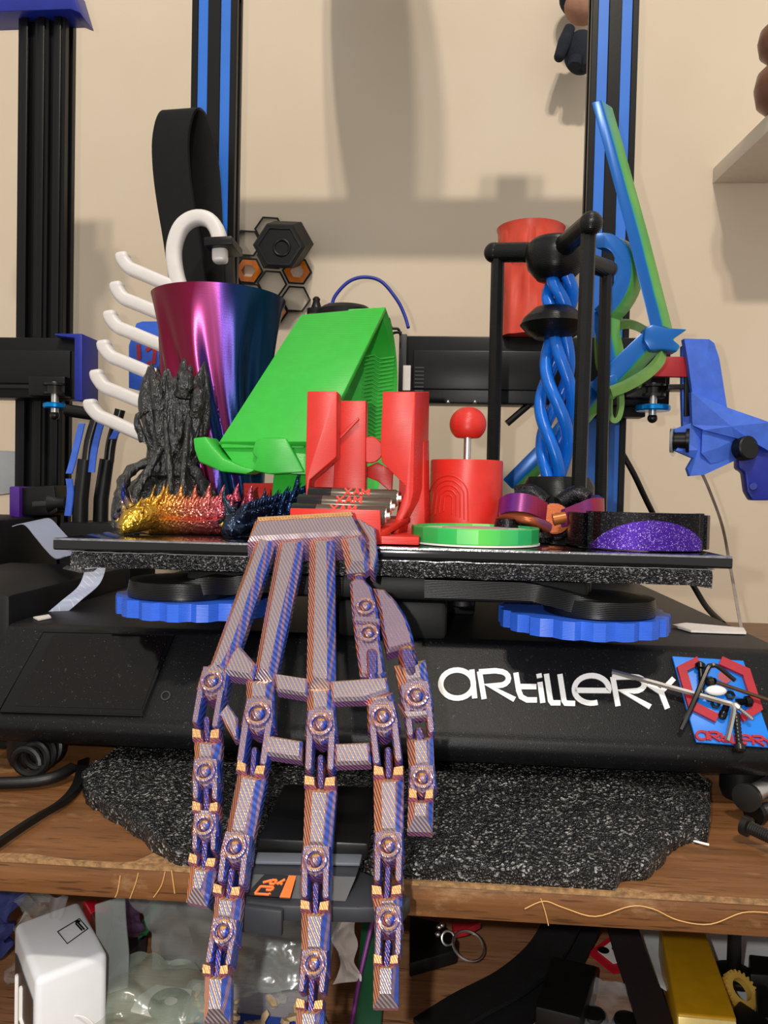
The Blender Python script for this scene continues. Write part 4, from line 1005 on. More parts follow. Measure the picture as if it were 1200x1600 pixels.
# black and purple curved holder at the right front
c = V((W(1000, 830, 0.40).x, 0.40, zb)); ph = thing('curved_bracket', 'glittery black curved bracelet with a purple oval face at the bed corner', 'bracelet', c)
k = 0.385 / FPX
wa = 88 * k; hz = W(1000, 801, .378).z - zb
def curv(u): return V((c.x + wa * u, 0.3755 + 0.010 * u * u + (0.004 if abs(u) > .9 else 0), 0))
b = B(); nn_ = 24
rings = []
for i in range(nn_ + 1):
    u = -1 + 2 * i / nn_; p = curv(u); rings.append([p + Z * (zb + .0002), p + Z * (zb + hz), p + V((0, .006, zb + hz)), p + V((0, .006, zb + .0002))])
b.loft(rings); b.part('band', M['black_glitter'], ph, smooth=30)
b = B(); rings = []
for i in range(nn_ + 1):
    u = -0.96 + 1.92 * i / nn_; p = curv(u) - Y_ * 0.0006; zt3 = max(0.0006, hz * 0.80 * math.sqrt(max(0, 1 - (u / .97) ** 2)) ** 1.15); rings.append([p + Z * (zb + .0004), p + Z * (zb + zt3), p + V((0, .0008, zb + zt3)), p + V((0, .0008, zb + .0004))])
b.loft(rings); b.part('oval_face', M['glitter'], ph, smooth=30)
for s, x_ in ((-1, 920), (1, 1084)):
    e = curv(s); b = B(); pts = [e + V((0, .003, 0)), e + V((s * .004, .012, 0)), e + V((s * .002, .03, 0)), e + V((-s * .008, .048, 0))]
    b.ribbon([p + Z * (zb + hz * .48) for p in smoothpath(pts, 4)], Z * hz * .92, 0.005); b.part('side_band', M['black_glitter'], ph)

def clampz(o, z0):
    for ch in o.children:
        if ch.type == 'MESH':
            zo = ch.matrix_world.translation.z if False else o.location.z
            for v in ch.data.vertices:
                if v.co.z + zo < z0: v.co.z = z0 - zo
        clampz2(ch, z0, o.location.z)
def clampz2(p, z0, zo):
    for ch in p.children:
        for v in ch.data.vertices:
            if v.co.z + zo < z0: v.co.z = z0 - zo
for o in (dd, gs, rb, gl, sp_, tw, st) + tuple(x for x in COL.objects if x.name.startswith('spiky_figurine')): clampz(o, zb)

# ------------------------------------------------------------------ things behind the bed
def flat(b, pts, Yd, th, bev=0.0008, seg=2):
    return b.prism([W(x, y, Yd) for x, y in pts], V((0, th, 0)), bev, seg)
# white rack of hooks
hk = thing('hook_rack', 'white printed rack with six upturned hooks and one big curved hook', 'hook rack', W(235, 690, 0.64))
Yh = 0.635
tips = [((192, 396), (204, 420), (302, 462)), ((183, 442), (195, 467), (294, 508)), ((173, 487), (186, 512), (285, 553)), ((163, 533), (176, 558), (275, 600)), ((152, 579), (165, 605), (262, 645)), ((142, 625), (156, 650), (250, 692))]
for (a, m, e) in tips:
    b = B(); pts = [a, (a[0] + 3, a[1] + 14), m, ((m[0] + e[0]) / 2, (m[1] + e[1]) / 2), e]
    P = smoothpath([W(x, y + 6 if i == 0 else y, Yh + .005) for i, (x, y) in enumerate([a, (a[0] + 2, a[1] + 12), m, ((m[0] * 4 + e[0]) / 5, (m[1] * 4 + e[1]) / 5), e])], 3)
    b.captube(P, .0062, 20, .92, .6, Y_); b.part('hook', M['white'], hk, smooth=50)
b = B(); sp2 = [(244, 706), (262, 640), (282, 560), (300, 470)]
L_, R_2 = stroke2(sp2, 26); b.prism([W(x, y, Yh) for x, y in L_ + R_2[::-1]], V((0, 0.010, 0)), 0.002, 3); b.part('spine', M['white'], hk, smooth=50)
b = B(); top = [(290, 470), (276, 430), (272, 390), (283, 356), (305, 341), (328, 345), (342, 368), (344, 404)]
P = smoothpath([W(x, y, Yh + .005) for x, y in top], 5); b.captube(P, 0.0066, 20, .95, .65, Y_); b.part('big_hook', M['white'], hk)

# black strap standing in a loop
lc = []
for i in range(33):
    t = 2 * math.pi * (i / 32 - 0.25) ; 
near = smoothpath([(352, 470), (347, 400), (346, 330), (340, 250), (326, 190), (313, 170), (302, 180), (295, 215), (296, 260), (302, 310), (312, 370), (322, 440), (326, 470)], 4)
b = B(); rr = []
P = [W(p.x, p.y, 0.672) for p in near]
off = [W(p.x - (56 if i > 0 else 56), p.y + 4, 0.697) - W(p.x, p.y, 0.672) for i, p in enumerate(near)]
for i, p in enumerate(P):
    t = (P[min(i + 1, len(P) - 1)] - P[max(i - 1, 0)]).normalized(); n_ = t.cross(off[i]).normalized() * 0.0011
    rr.append([p + n_, p + off[i] + n_, p + off[i] - n_, p - n_])
b.loft(rr); b.solo('strap_loop', M['strap'], 'wide black strap standing in a tall loop behind the white hooks', 'strap', smooth=50)
# black holder plate with blue angle on the left upright
hb_ = thing('strap_holder', 'black plate with a blue angle strip on the left upright', 'holder', W(320, 470, 0.705))
flat(B(), [(292, 372), (360, 372), (364, 480), (292, 480)], 0.698, 0.014, 0.001).part('plate', M['black_matte'], hb_)
flat(B(), [(286, 386), (325, 386), (325, 478), (313, 478), (313, 399), (286, 399)], 0.694, 0.004, 0.0005).part('blue_angle', M['blue_print'], hb_)
flat(B(), [(318, 370), (362, 368), (363, 381), (319, 384)], 0.626, 0.035, 0.001).part('clip', M['black'], hb_)

# blue sign behind the hooks
sg_ = thing('blue_sign', 'blue sign plate with red letters behind the white hooks', 'sign', W(225, 620, 0.69))
flat(B(), [(213, 505), (222, 502), (300, 502), (300, 632), (201, 606), (201, 540)], 0.700, 0.004, 0.0005).part('plate', M['blue_print'], sg_)
for pts in ([(216, 538), (217, 562)], [(228, 548), (238, 540), (242, 548), (240, 566), (230, 568)]):
    b = B(); band(b, pts, 6, lambda x, y: W(x, y, 0.699), V((0, 0.0015, 0))); b.part('letter', M['red_dark'], sg_)

# honeycomb wall organiser
hx = thing('honeycomb_rack', 'black honeycomb wall rack with orange rings', 'wall rack', W(420, 480, YW))
Yx = YW - 0.006
def hexo(cx, cy, r, rot=0): return [(cx + r * math.cos(math.radians(60 * i + rot)), cy + r * .96 * math.sin(math.radians(60 * i + rot))) for i in range(6)]
cells = [(386, 380), (421, 359), (390, 463), (425, 443), (462, 467), (427, 486), (352, 362), (388, 423), (464, 424), (352, 440), (350, 400), (425, 400), (460, 385)]
for (cx, cy) in cells:
    o, i_ = hexo(cx, cy, 24, 4), hexo(cx, cy, 20.8, 4); b = B()
    b.loft([[W(*o[j], Yx), W(*i_[j], Yx), W(*i_[j], YW - .0005), W(*o[j], YW - .0005)] for j in range(6)], False, True); b.part('cell', M['black_print'], hx, smooth=20)
for (cx, cy) in ((388, 423), (464, 424), (427, 486)):
    o, i_ = hexo(cx, cy, 20.3, 4), hexo(cx, cy, 11, 4); b = B()
    b.loft([[W(*o[j], Yx - .002), W(*i_[j], Yx - .003), W(*i_[j], YW - .001), W(*o[j], YW - .001)] for j in range(6)], False, True); b.part('orange_ring', M['orange'], hx, smooth=20)
hc = thing('hexagonal_box', 'black hexagonal box hanging on the honeycomb rack', 'box', W(440, 420, 0.88))
o = hexo(436, 384, 41, 2); Yk = 0.868
b = B(); b.loft([[W(x, y, Yk) for x, y in inset(o, 2)], [W(x, y, Yk + .002) for x, y in o], [W(x + 0, y, Yk + .040) + V((.010, 0, .003)) for x, y in o]]); b.part('body', M['black_matte'], hc, smooth=20)
b = B(); o2, o3 = hexo(436, 384, 36, 2), hexo(436, 384, 32, 2)
b.loft([[W(*o2[j], Yk - .0012), W(*o3[j], Yk - .0012), W(*o3[j], Yk + .001), W(*o2[j], Yk + .001)] for j in range(6)], False, True); b.part('lid_rim', M['black_print'], hc, smooth=20)
b = B(); cc = W(440, 387, Yk); b.torus(cc, 0.0088, 0.0016, Y_, 28, 8); b.part('round_knob', M['black'], hc)

# blue feed tube, print head cap and small black knob
P = smoothpath([W(518, 480, 0.70), W(524, 462, .70), W(545, 440, .70), W(570, 433, .70), W(596, 440, .70), W(620, 468, .70), W(632, 492, .70), W(638, 512, .695)], 6)
ph_ = thing('print_head', 'black print head half hidden behind the green stand with a blue feed tube', 'print head', W(550, 600, 0.66))
B().bbox(W(490, 630, 0.655), V((W(610, 490, .655).x, YG - .001, W(540, 494, .655).z)), 0.002).part('housing', M['black'], ph_)
b = B(); c = W(540, 492, 0.668); b.lathe(c - Z * 0.004, [(0.026, 0), (0.026, .006), (0.02, .010), (0.004, .012)], n=40); b.part('cap', M['black_matte'], ph_)
B().tube(P, 0.0016, 10).part('feed_tube', M['blue_dark'], ph_)
B().cyl(W(518, 484, 0.70), W(518, 474, .70), 0.0035, 14, .0006).part('fitting', M['blue_print'], ph_)
b = B(); c = W(494, 492, 0.69); b.lathe(c, [(0.0085, 0), (0.0085, .005), (0.005, .006), (0.003, .012), (0.0036, .014), (0.002, .016)], n=20); b.part('top_knob', M['black'], ph_)
for i, pts in enumerate(([(600, 496), (612, 512), (622, 514), (626, 524)], [(606, 530), (616, 520), (628, 520)])):
    B().tube(smoothpath([W(x, y, .672) for x, y in pts], 4), 0.0012, 8).part('wire', M['rubber'], ph_)

# coral vase standing on the gantry beam
c = V((W(827, 450, YG + .013).x, YG + .013, zgt + .0006)); k = (YG + .013) / FPX; Hh2 = W(827, 360, YG + .013).z - zgt
def v2(t, h):
    s = h / Hh2; return 1 + 0.06 * math.sin(8 * t + 5 * s) * math.sin(math.pi * min(1, s * 1.05)) + 0.03 * math.sin(13 * t - 6 * s + 2 * math.sin(4 * s)) * (1 - s ** 3)
b = B(); rr0 = 52 * k
b.lathe(c, [(rr0 * (.96 - .05 * math.sin(math.pi * i / 24)) if i < 24 else rr0, Hh2 * i / 24) for i in range(25)] + [(rr0 - .0016, Hh2), (rr0 * .9, Hh2 * .6), (0.001, Hh2 * .1)], n=90, fn=v2)
b.solo('fluted_vase', M['red_vase'], 'coral red rippled vase standing on the black gantry beam', 'vase', smooth=60)

# blue-green emblem with long blade
Ye = 0.60; BG = M['bluegreen']
em = thing('blade_emblem', 'blue-green shiny emblem with long blade leaning at the right upright', 'emblem', W(900, 760, Ye))
def strip(name, pts, wd, Yd, th, bev=0.0012):
    b = B(); L_, R_2 = stroke2(pts, wd); b.prism([W(x, y, Yd) for x, y in L_ + R_2[::-1]], V((th * .95, th, 0)), bev, 2); return b.part(name, BG, em, smooth=35)
strip('blade', [(931, 157), (960, 260), (990, 370), (1026, 512)], [16, 18, 19, 20], Ye, 0.012)
ho = smoothpath([(930, 376), (950, 376), (966, 388), (974, 412), (972, 440), (958, 468), (936, 492)], 3)
strip('hook', [tuple(p) for p in ho], 24, Ye + .003, 0.013)
strip('stem', [(940, 486), (940, 515), (950, 560), (956, 600)], 24, Ye + .004, 0.012)
strip('diagonal_bar', [(792, 757), (860, 690), (935, 602)], [22, 24, 26], Ye + .012, 0.012)
strip('diagonal_bar', [(930, 612), (968, 572), (1012, 528)], [30, 30, 26], Ye + .002, 0.012)
b = B(); flat(b, [(1008, 512), (1020, 506), (1044, 512), (1075, 514), (1052, 530), (1064, 540), (1058, 550), (1036, 546), (1016, 548), (1006, 532)], Ye - .003, 0.014, .0015); b.part('guard', BG, em, smooth=35)
b = B(); flat(b, [(944, 590), (962, 584), (966, 596), (954, 612), (944, 606)], Ye, 0.012, .001); b.part('tip', BG, em, smooth=35)
# olive rubber rings
og = thing('rubber_band', 'olive green rubber band looped around the blue-green emblem', 'rubber band', W(970, 660, 0.625))
P = smoothpath([W(x, y, yy) for x, y, yy in ((955, 516, .625), (975, 506, .63), (1000, 512, .63), (1030, 535, .622), (1034, 556, .60), (1015, 580, .592), (980, 602, .59), (954, 612, .592))], 5)
b = B(); b.ribbon(P, [V((0, .008, .003))] * len(P), .0065); b.part('loop', M['olive'], og)
P = smoothpath([W(x, y, .628) for x, y in ((968, 606), (970, 630), (966, 652), (958, 658), (952, 648), (952, 620))], 5); b = B(); b.ribbon(P, V((0, .008, 0)), .004); b.part('loop', M['olive'], og)
P = smoothpath([W(x, y, .63) for x, y in ((936, 508), (934, 540), (940, 580), (970, 590), (1000, 604))], 5); b = B(); b.ribbon(P, V((0, .008, 0)), .004); b.part('loop', M['olive'], og)

# black rod with red flag and taped bracket at the right
tp = thing('taped_bracket', 'bracket wrapped in blue painter tape at the beam end on the right', 'bracket', W(1120, 760, 0.66))
T_ = M['blue_tape']; Yt = 0.645
flat(B(), [(1028, 557), (1074, 557), (1074, 589), (1022, 588)], Yt + .01, .006, .0006).part('red_flag', M['red_tape'], tp)
flat(B(), [(1044, 600), (1082, 600), (1082, 608), (1044, 608)], Yt + .012, .02, .0006).part('rod', M['black'], tp)
def sheet(pts, Yd, th, crease, name='tape'):
    # a folded piece of tape: polygon fan with wavy depth
    b = B(); fr2, bk2 = [], []
    for i, (x, y) in enumerate(pts):
        d = crease[i % len(crease)]; fr2.append(W(x, y, Yd + d)); bk2.append(W(x, y, Yd + d) + V((0, th, 0)))
    cx = sum(p[0] for p in pts) / len(pts); cy = sum(p[1] for p in pts) / len(pts)
    a = [b.bm.verts.new(p) for p in fr2]; c_ = [b.bm.verts.new(p) for p in bk2]; m0 = b.bm.verts.new(W(cx, cy, Yd)); m1 = b.bm.verts.new(W(cx, cy, Yd) + V((0, th, 0))); n = len(a)
    for i in range(n):
        b.face([a[i], a[(i + 1) % n], m0]); b.face([c_[(i + 1) % n], c_[i], m1]); b.face([a[(i + 1) % n], a[i], c_[i], c_[(i + 1) % n]])
    bmesh.ops.recalc_face_normals(b.bm, faces=b.bm.faces)
    return b.part(name, T_, tp, smooth=12)
sheet([(1069, 529), (1108, 530), (1116, 536), (1124, 560), (1136, 636), (1082, 616), (1076, 570)], Yt + .004, .008, [0, .001, .004, .006, .006, .002, 0])
sheet([(1066, 540), (1074, 600), (1082, 612), (1080, 690), (1068, 690), (1066, 620)], Yt + .014, .006, [0, .002, 0])
sheet([(1080, 612), (1140, 638), (1204, 660), (1204, 706), (1180, 692), (1148, 684), (1100, 672), (1082, 664)], Yt - .002, .006, [0, .003, .0, .004])
sheet([(1050, 672), (1082, 660), (1100, 672), (1146, 684), (1152, 718), (1100, 742), (1078, 744), (1074, 732), (1094, 720), (1056, 704), (1064, 690)], Yt + .004, .006, [.004, 0, .002, .006])
sheet([(1098, 664), (1150, 686), (1148, 720), (1110, 724), (1096, 708)], Yt + .001, .004, [0, .004, .008, .003])
b = B(); c = W(1062, 688, Yt + .004); b.lathe(c + V((-.006, .006, 0)), [(0.010, 0), (0.010, .003), (0.007, .0035), (0.007, .012), (0.010, .0125), (0.010, .015)], V((1, -.35, 0)), 28); b.part('grooved_wheel', M['black'], tp)
b = B(); b.torus(W(1052, 690, Yt + .008), 0.0112, 0.0012, V((1, -.5, 0)), 28, 6); b.part('wheel_rim', M['acrylic'], tp)
b = B(); c = W(1156, 702, Yt + .006); b.cyl(c, c + V((.004, -.010, .001)) , 0.0098, 28, .001); b.part('black_cap', M['rubber'], tp)
flat(B(), [(1154, 716), (1168, 700), (1204, 690), (1204, 782), (1176, 782), (1168, 768), (1164, 738), (1154, 732)], Yt + .006, .012, .0016).part('clamp', M['blue_dark'], tp)
b = B(); b.cyl(W(1177, 760, Yt + .0065), W(1177, 760, Yt + .003), 0.0032, 18, .0004); b.part('clamp_boss', M['blue_dark'], tp)
flat(B(), [(1070, 552), (1082, 556), (1078, 650), (1070, 650)], Yt + .011, .006, .0005).part('strut', M['black'], tp)

# cables at the right
B().tube(smoothpath([W(950, 664, .74), W(962, 690, .74), W(990, 740, .74), W(1012, 786, .75), W(1045, 850, .77), W(1085, 918, .76), W(1105, 950, .74), W(1130, 975, .70)], 6), 0.0028, 10).solo('power_cable', M['rubber'], 'black cable hanging behind the right end of the bed', 'cable')
b = B(); b.ribbon(smoothpath([W(1096, 738, .67), W(1108, 765, .68), W(1128, 820, .72), W(1140, 880, .75), W(1160, 992, .62)], 6), V((.003, .001, 0)), .0006); b.solo('thin_wire', plain('grey_white_wire', '#9a9088', .6), 'thin pale wire dangling from the blue taped bracket', 'wire')
# white flat cables at the left of the bed
b = B(); b.ribbon(smoothpath([W(40, 818, .60), W(58, 815, .60), W(76, 834, .58), W(92, 852, .55), W(110, 866, .50), W(128, 862, .47)], 5), V((.010, .022, .004)), .0006); b.solo('flat_cable', M['flatcable'], 'white flat cable curling up beside the left bed corner', 'cable')
b = B(); P = smoothpath([W(150, 880, .46), W(146, 900, .455), W(136, 918, .45), W(112, 938, .44), W(88, 958, .435)], 6); b.ribbon(P, V((.0105, .006, .001)), .0006); b.solo('flat_cable', M['flatcable'], 'white flat cable running down under the bed at the left', 'cable')

# second printer at the left edge
p2 = thing('desktop_printer', 'black extrusion frame of another printer at the left edge', 'printer', V((W(64, 800, YU).x, YU, ZS)))
xa, xb = W(26, 200, YU).x, W(102, 200, YU).x
u = extrusion((xa + xb) / 2, xb - xa - .0015, .022, ZS, ztop + .02, YU).part('upright', M['black_metal'], p2, smooth=20)
for s in (-.34, 0.0, .34):
    B().bbox(((xa + xb) / 2 + s * (xb - xa) - .0035, YU - .0022, ZS + .02), ((xa + xb) / 2 + s * (xb - xa) + .0035, YU + .001, ztop), .0008).part('rib', M['black_metal'], u)
flat(B(), [(-40, -30), (110, -30), (125, 20), (110, 14), (-40, 19)], YU - .012, .03, .001).part('top_bracket', M['blue_dark'], p2)
gb2 = B().bbox((W(-160, 524, YG).x, YG, W(60, 622, YG).z), (W(118, 524, YG).x, YG + .026, W(60, 527, YG).z), .0015).part('gantry_beam', M['black_metal'], p2)
B().bbox((W(-160, 545, YG).x, YG - .003, W(60, 600, YG).z), (W(112, 545, YG).x, YG + .001, W(60, 548, YG).z), .0008).part('gantry_cover', M['black'], gb2)
B().bbox((W(-160, 545, YG).x, YG - .005, W(60, 609, YG).z), (W(100, 545, YG).x, YG - .002, W(60, 603, YG).z), .0004).part('belt', M['rubber'], gb2)
flat(B(), [(85, 521), (128, 521), (128, 626), (116, 626), (116, 528), (85, 524)], YG - .010, .034, .0008).part('end_cover', M['blue_dark'], gb2)
pulley(86, 602, gb2, -1)
mo = thing('stepper_motor', 'black motor block with purple side beside the left extrusion', 'motor', W(55, 805, .66))
flat(B(), [(24, 762), (84, 758), (90, 800), (80, 806), (24, 806)], .655, .05, .0015).part('body', M['black'], mo)
flat(B(), [(14, 760), (30, 760), (30, 810), (14, 806)], .650, .04, .0012).part('purple_cover', M['purple'], mo)
flat(B(), [(50, 784), (78, 782), (78, 790), (50, 792)], .652, .004, .0004).part('clip', M['grey'], mo)
b = B(); b.lathe(W(80, 786, .66), [(0.010, 0), (0.006, .008), (0.006, .014)], X, 16); b.part('cable_boot', M['black_matte'], mo)
B().bbox((W(-160, 805, .63).x, .60, ZS), (W(18, 805, .62).x, .70, W(0, 812, .60).z), .003).solo('dark_crate', M['black_matte'], 'dark low box in the shadow at the left behind the flat cable', 'box')
B().bbox((W(-160, 905, .44).x, .40, ZS), (bxl - .004, .56, W(0, 905, .46).z), .004).solo('black_case', M['black_matte'], 'low black case on the shelf left of the printer base', 'case')
B().prism([W(x, y, YU + .05) for x, y in ((-60, 700), (24, 705), (24, 770), (-60, 780))], V((0, .02, 0)), .001).solo('white_container', M['white_bowl'], 'pale container against the wall behind the left extrusion', 'container')
# pliers with blue tape and black grips
pl = thing('taped_pliers', 'black gripped pliers with blue tape standing left of the bed', 'pliers', W(140, 850, .66))
for (x0, x1, yy) in ((136, 128, .66), (170, 160, .68)):
    B().tube([W(x0 - 3, 718, yy), W(x1 - 2, 780, yy), W(x1 - 4, 850, yy)], [.0062, .0066, .0068], 16).part('grip', M['rubber'], pl)
    B().tube(smoothpath([W(x0, 722, yy), W(x0 + 4, 690, yy), W(x0 + 14, 655, yy), W(x0 + 18, 640, yy)], 4), .0046, 12).part('shank', M['darksteel'], pl)
for pts in ([(128, 662), (114, 720), (108, 740)], [(158, 660), (148, 700), (143, 738)], [(108, 748), (110, 770), (106, 806)], [(168, 655), (186, 662), (176, 686)]):
    b = B(); b.ribbon(smoothpath([W(x, y, .656) for x, y in pts], 4), V((.007, -.003, 0)), .0012); b.part('tape_strip', M['blue_tape'], pl)
b = B(); b.tube([W(104, 641, .66), W(150, 648, .66)], .0055, 14); b.part('pivot', M['black'], pl)
B().bbox((W(92, 815, .64).x, .64, ZS + .0004), (W(205, 815, .64).x, .70, W(150, 818, .64).z), .002).solo('tool_holder', M['black_matte'], 'black block holding the taped pliers behind the left bed corner', 'tool holder')
# hanging plush doll
pd = thing('plush_doll', 'small dark navy plush doll hanging on the wall beside the right upright', 'plush toy', W(905, 108, .895))
b = B(); b.sphere(W(908, 82, .895), 0.0196, (1.0, .7, 1.25), 24, 16); b.part('body', M['navy'], pd)
b = B(); b.tube([W(890, 44, .89), W(882, 66, .885), W(874, 88, .885)], [.006, .0075, .006], 14); b.sphere(W(874, 88, .885), .006); b.part('arm', M['navy'], pd)
b = B(); b.tube([W(900, 92, .885), W(898, 104, .883)], [.008, .0075], 14); b.part('leg', M['navy'], pd)
b = B(); b.tube([W(918, 92, .885), W(919, 105, .883)], [.008, .0075], 14); b.part('leg', M['navy'], pd)
b = B(); b.sphere(W(912, 8, .895), 0.0218, (1.0, .85, .95), 24, 16); b.part('head', M['skin_felt'], pd)
b = B(); b.sphere(W(909, -4, .90), 0.0241, (1.05, .85, .9), 24, 16); b.part('hood', M['navy'], pd)
b = B(); b.tube([W(910, -30, .895), W(910, -120, .895)], .0008, 6); b.part('hanging_cord', M['navy'], pd)

# ------------------------------------------------------------------ on the front panel
bd = thing('name_badge', 'blue plate with red hexagon frame and red letters at the right of the front panel', 'sign', onp(1130, 1160))
plate = [(1049, 1027), (1160, 1034), (1207, 1170), (1087, 1161), (1076, 1124), (1072, 1110)]
B().prism([onp(x, y, .0002) for x, y in plate], PN * .0016, .0003).part('plate', plain('bright_blue_sign_plastic', '#1479e0', .4, var=.05), bd)
for pts in ([(1090, 1034), (1064, 1047), (1080, 1104), (1119, 1124)], [(1124, 1034), (1164, 1052), (1182, 1108), (1157, 1124)]):
    b = B(); band(b, pts, 13, lambda x, y: onp(x, y, .0018), PN * .0022); b.part('hexagon_arm', M['red_dark'], bd, smooth=25)
b = B(); b.cyl(onp(1132, 1058, .0018), onp(1132, 1058, .003), .003, 20); b.part('red_dot', M['red_dark'], bd)
ltr = B().prism([onp(*p, .0018) for p in ((1092, 1150), (1093, 1150), (1093, 1151))], PN * .0002).part('red_lettering', M['red_dark'], bd)
lettering(ltr, lambda a, b_: onp(1086 + (a - 75) * .148, 1143 + (b_ - 410) * .135 + (a - 75) * .008, .0018), 26, PN * .0012, M['red_dark'])
# hex keys and screws lying on it
def keyrod(name, label, cat, pts, r, mat, h=.004, group=None, n=6):
    P = [onp(x, y, h + (hh if hh else 0)) for x, y, hh in pts]
    return B().tube(smoothpath(P, 5) if len(P) > 2 else P, r, n).solo(name, mat, label, cat, group, smooth=30)
keyrod('hex_key', 'long bright silver hex key across the white lettering', 'hex key', [(956, 1049, .0), (1088, 1085, .002), (1130, 1097, .002), (1143, 1101, .0022), (1146, 1110, .002), (1142, 1132, .001), (1136, 1157, 0)], .0013, M['steel'])
keyrod('hex_key', 'small black hex key bent over the blue badge', 'hex key', [(1064, 1140, 0), (1086, 1092, .004), (1105, 1046, .006), (1112, 1040, .006), (1122, 1042, .006), (1148, 1063, .004)], .0012, M['darksteel'])
keyrod('driver_bit', 'thin dark rod sticking out right of the blue badge', 'rod', [(1119, 1066, .003), (1204, 1095, .003)], .0009, plain('bronze_rod', '#5a4436', .4, metal=.7), n=8)
def screw(label, hx, hy, tx, ty, rh, rs, mat, h=.0045, thread=True):
    a, b_ = onp(hx, hy, h), onp(tx, ty, h); t = thing('screw', label, 'screw', b_, 'loose screws on the blue badge'); d = (b_ - a).normalized()
    B().lathe(a, [(rh * .6, -.001), (rh, 0), (rh, .0022), (rs, .0024)], d, 20).part('head', mat, t)
    L0 = (b_ - a).length; prof = []
    n = 18
    for i in range(n + 1): prof.append((rs * (1.0 if not thread else (1.12 if i % 2 else .9)), .0022 + (L0 - .0022) * i / n))
    prof[-1] = (rs * .4, L0); B().lathe(a, prof, d, 14).part('shaft', mat, t)
DS = plain('black_oxide_steel', '#141415', .28, metal=.5)
screw('black round-head bolt pointing down from the badge top', 1094, 1038, 1097, 1088, .0024, .0013, DS)
screw('short black bolt with wide head at the badge right', 1172, 1096, 1150, 1097, .0026, .0014, DS, .005)
screw('silver pointed screw on the badge', 1148, 1101, 1177, 1125, .0016, .0009, M['steel'], .006)
screw('long dark bolt hanging past the lower badge edge', 1156, 1172, 1150, 1112, .0026, .0015, M['darksteel'], .004)
screw('stubby black bolt near the badge centre', 1128, 1120, 1136, 1100, .0019, .0014, DS, .004)
screw('grey bolt at the badge centre', 1106, 1066, 1118, 1064, .0024, .0014, M['darksteel'], .0045)
b = B(); b.sphere(onp(1119, 1079, .005), .005, (1.0, .35, .5), 20, 12); b.solo('nylon_washer', M['white_paint'], 'white oval plastic piece among the screws on the badge', 'washer')
for i, (x, y) in enumerate(((1110, 1090), (1141, 1086), (1118, 1100))):
    c = onp(x, y, .003); b = B(); b.lathe(c - PN * .001, [(.0012, 0), (.0022, 0), (.0022, .0018), (.0012, .0018), (.0012, 0)], PN, 6, cap=False); b.solo('hex_nut', M['darksteel'], ['dark nut on the badge left of centre', 'dark nut on the badge right of the white oval', 'dark nut below the white oval on the badge'][i], 'nut', 'nuts on the blue badge')
# scraps on the base
zb_top = zc
B().prism([WZ(x, y, zc + .0006) for x, y in ((1050, 979), (1072, 976), (1162, 984), (1166, 991), (1130, 990), (1080, 988))], (0, 0, .0012)).solo('paper_scrap', M['paper'], 'torn white paper scrap on the base right of the wheel', 'paper')
B().prism([WZ(x, y, zc + .0004) for x, y in ((52, 966), (76, 962), (80, 966), (60, 970))], (0, 0, .0008)).solo('paper_chip', M['paper'], 'tiny white chip on the base above the screen', 'paper')

# ------------------------------------------------------------------ on the shelf in front of the printer
outl = [(128, 1206), (136, 1232), (165, 1252), (195, 1270), (235, 1300), (280, 1331), (305, 1346), (360, 1354), (420, 1362), (520, 1368), (600, 1372), (690, 1377), (780, 1376), (792, 1382), (850, 1385), (925, 1386), (962, 1372), (970, 1352), (1012, 1346), (1040, 1320), (1048, 1308), (1074, 1294), (1104, 1291), (1110, 1260), (1108, 1222)]
zf = ZS + .007; b = B(); F_ = [WZ(x, y, zf) for x, y in outl]; F_ = smoothpath(F_, 5); random.seed(11)
F_ = [p + V((random.uniform(-.0006, .0006), random.uniform(-.0008, .0008), 0)) for p in F_]
F_ = [V((p.x, max(p.y, YS + .0012), p.z)) for p in F_]
NV = 36; rings = []
for p in F_:
    ring = [V((p.x, p.y, ZS + .0001)), V((p.x, p.y - .0004, ZS + .0035))]
    for j in range(NV + 1):
        f = j / NV; q = V((p.x + (xc - p.x) * .15 * f, p.y + (0.43 - p.y) * f, zf))
        q.z += .0022 * mnoise.noise(q * 70) + .0012 * mnoise.noise(q * 260) + .0016 * min(1, f * 4) + min(f, .6) * .004
        q.z = min(q.z, zbot - .0008) if q.y > .355 else q.z
        ring.append(q)
    rings.append(ring)
R = [[b.bm.verts.new(p) for p in r] for r in rings]
for i in range(len(R) - 1):
    for j in range(len(R[0]) - 1): b.face([R[i][j], R[i + 1][j], R[i + 1][j + 1], R[i][j + 1]])
bmesh.ops.recalc_face_normals(b.bm, faces=b.bm.faces)
b.solo('foam_mat', M['foam'], 'torn black porous foam mat lying under the printer base', 'mat', smooth=80)

# black cables at the left
b = B(); b.tube(smoothpath([WZ(x, y, ZS + hh) for x, y, hh in ((-30, 1224, .004), (40, 1222, .004), (85, 1214, .005), (112, 1200, .006))], 5), .0028, 10)
b.solo('cable', M['rubber'], 'black cable entering from the left below the screen', 'cable')
b = B(); P = []
cc = W(108, 1192, .40)
for i in range(70):
    a = i / 69 * math.pi * 7; P.append(V((cc.x + (.0075 - .0002 * i / 7) * math.cos(a), .355 + .0004 * i, ZS + .0105 + .0068 * math.sin(a))))
b.tube(P, .0018, 8); b.solo('coiled_cable', M['rubber'], 'small coil of black cable under the left end of the base', 'cable')
b = B(); b.ribbon(smoothpath([WZ(x, y, ZS + .003) for x, y in ((130, 1190), (122, 1225), (100, 1252), (60, 1276), (20, 1302), (-20, 1330))], 5), V((.003, .006, 0)), .003); b.solo('flat_black_cable', M['rubber'], 'thick black cable running diagonally across the shelf at the left', 'cable')
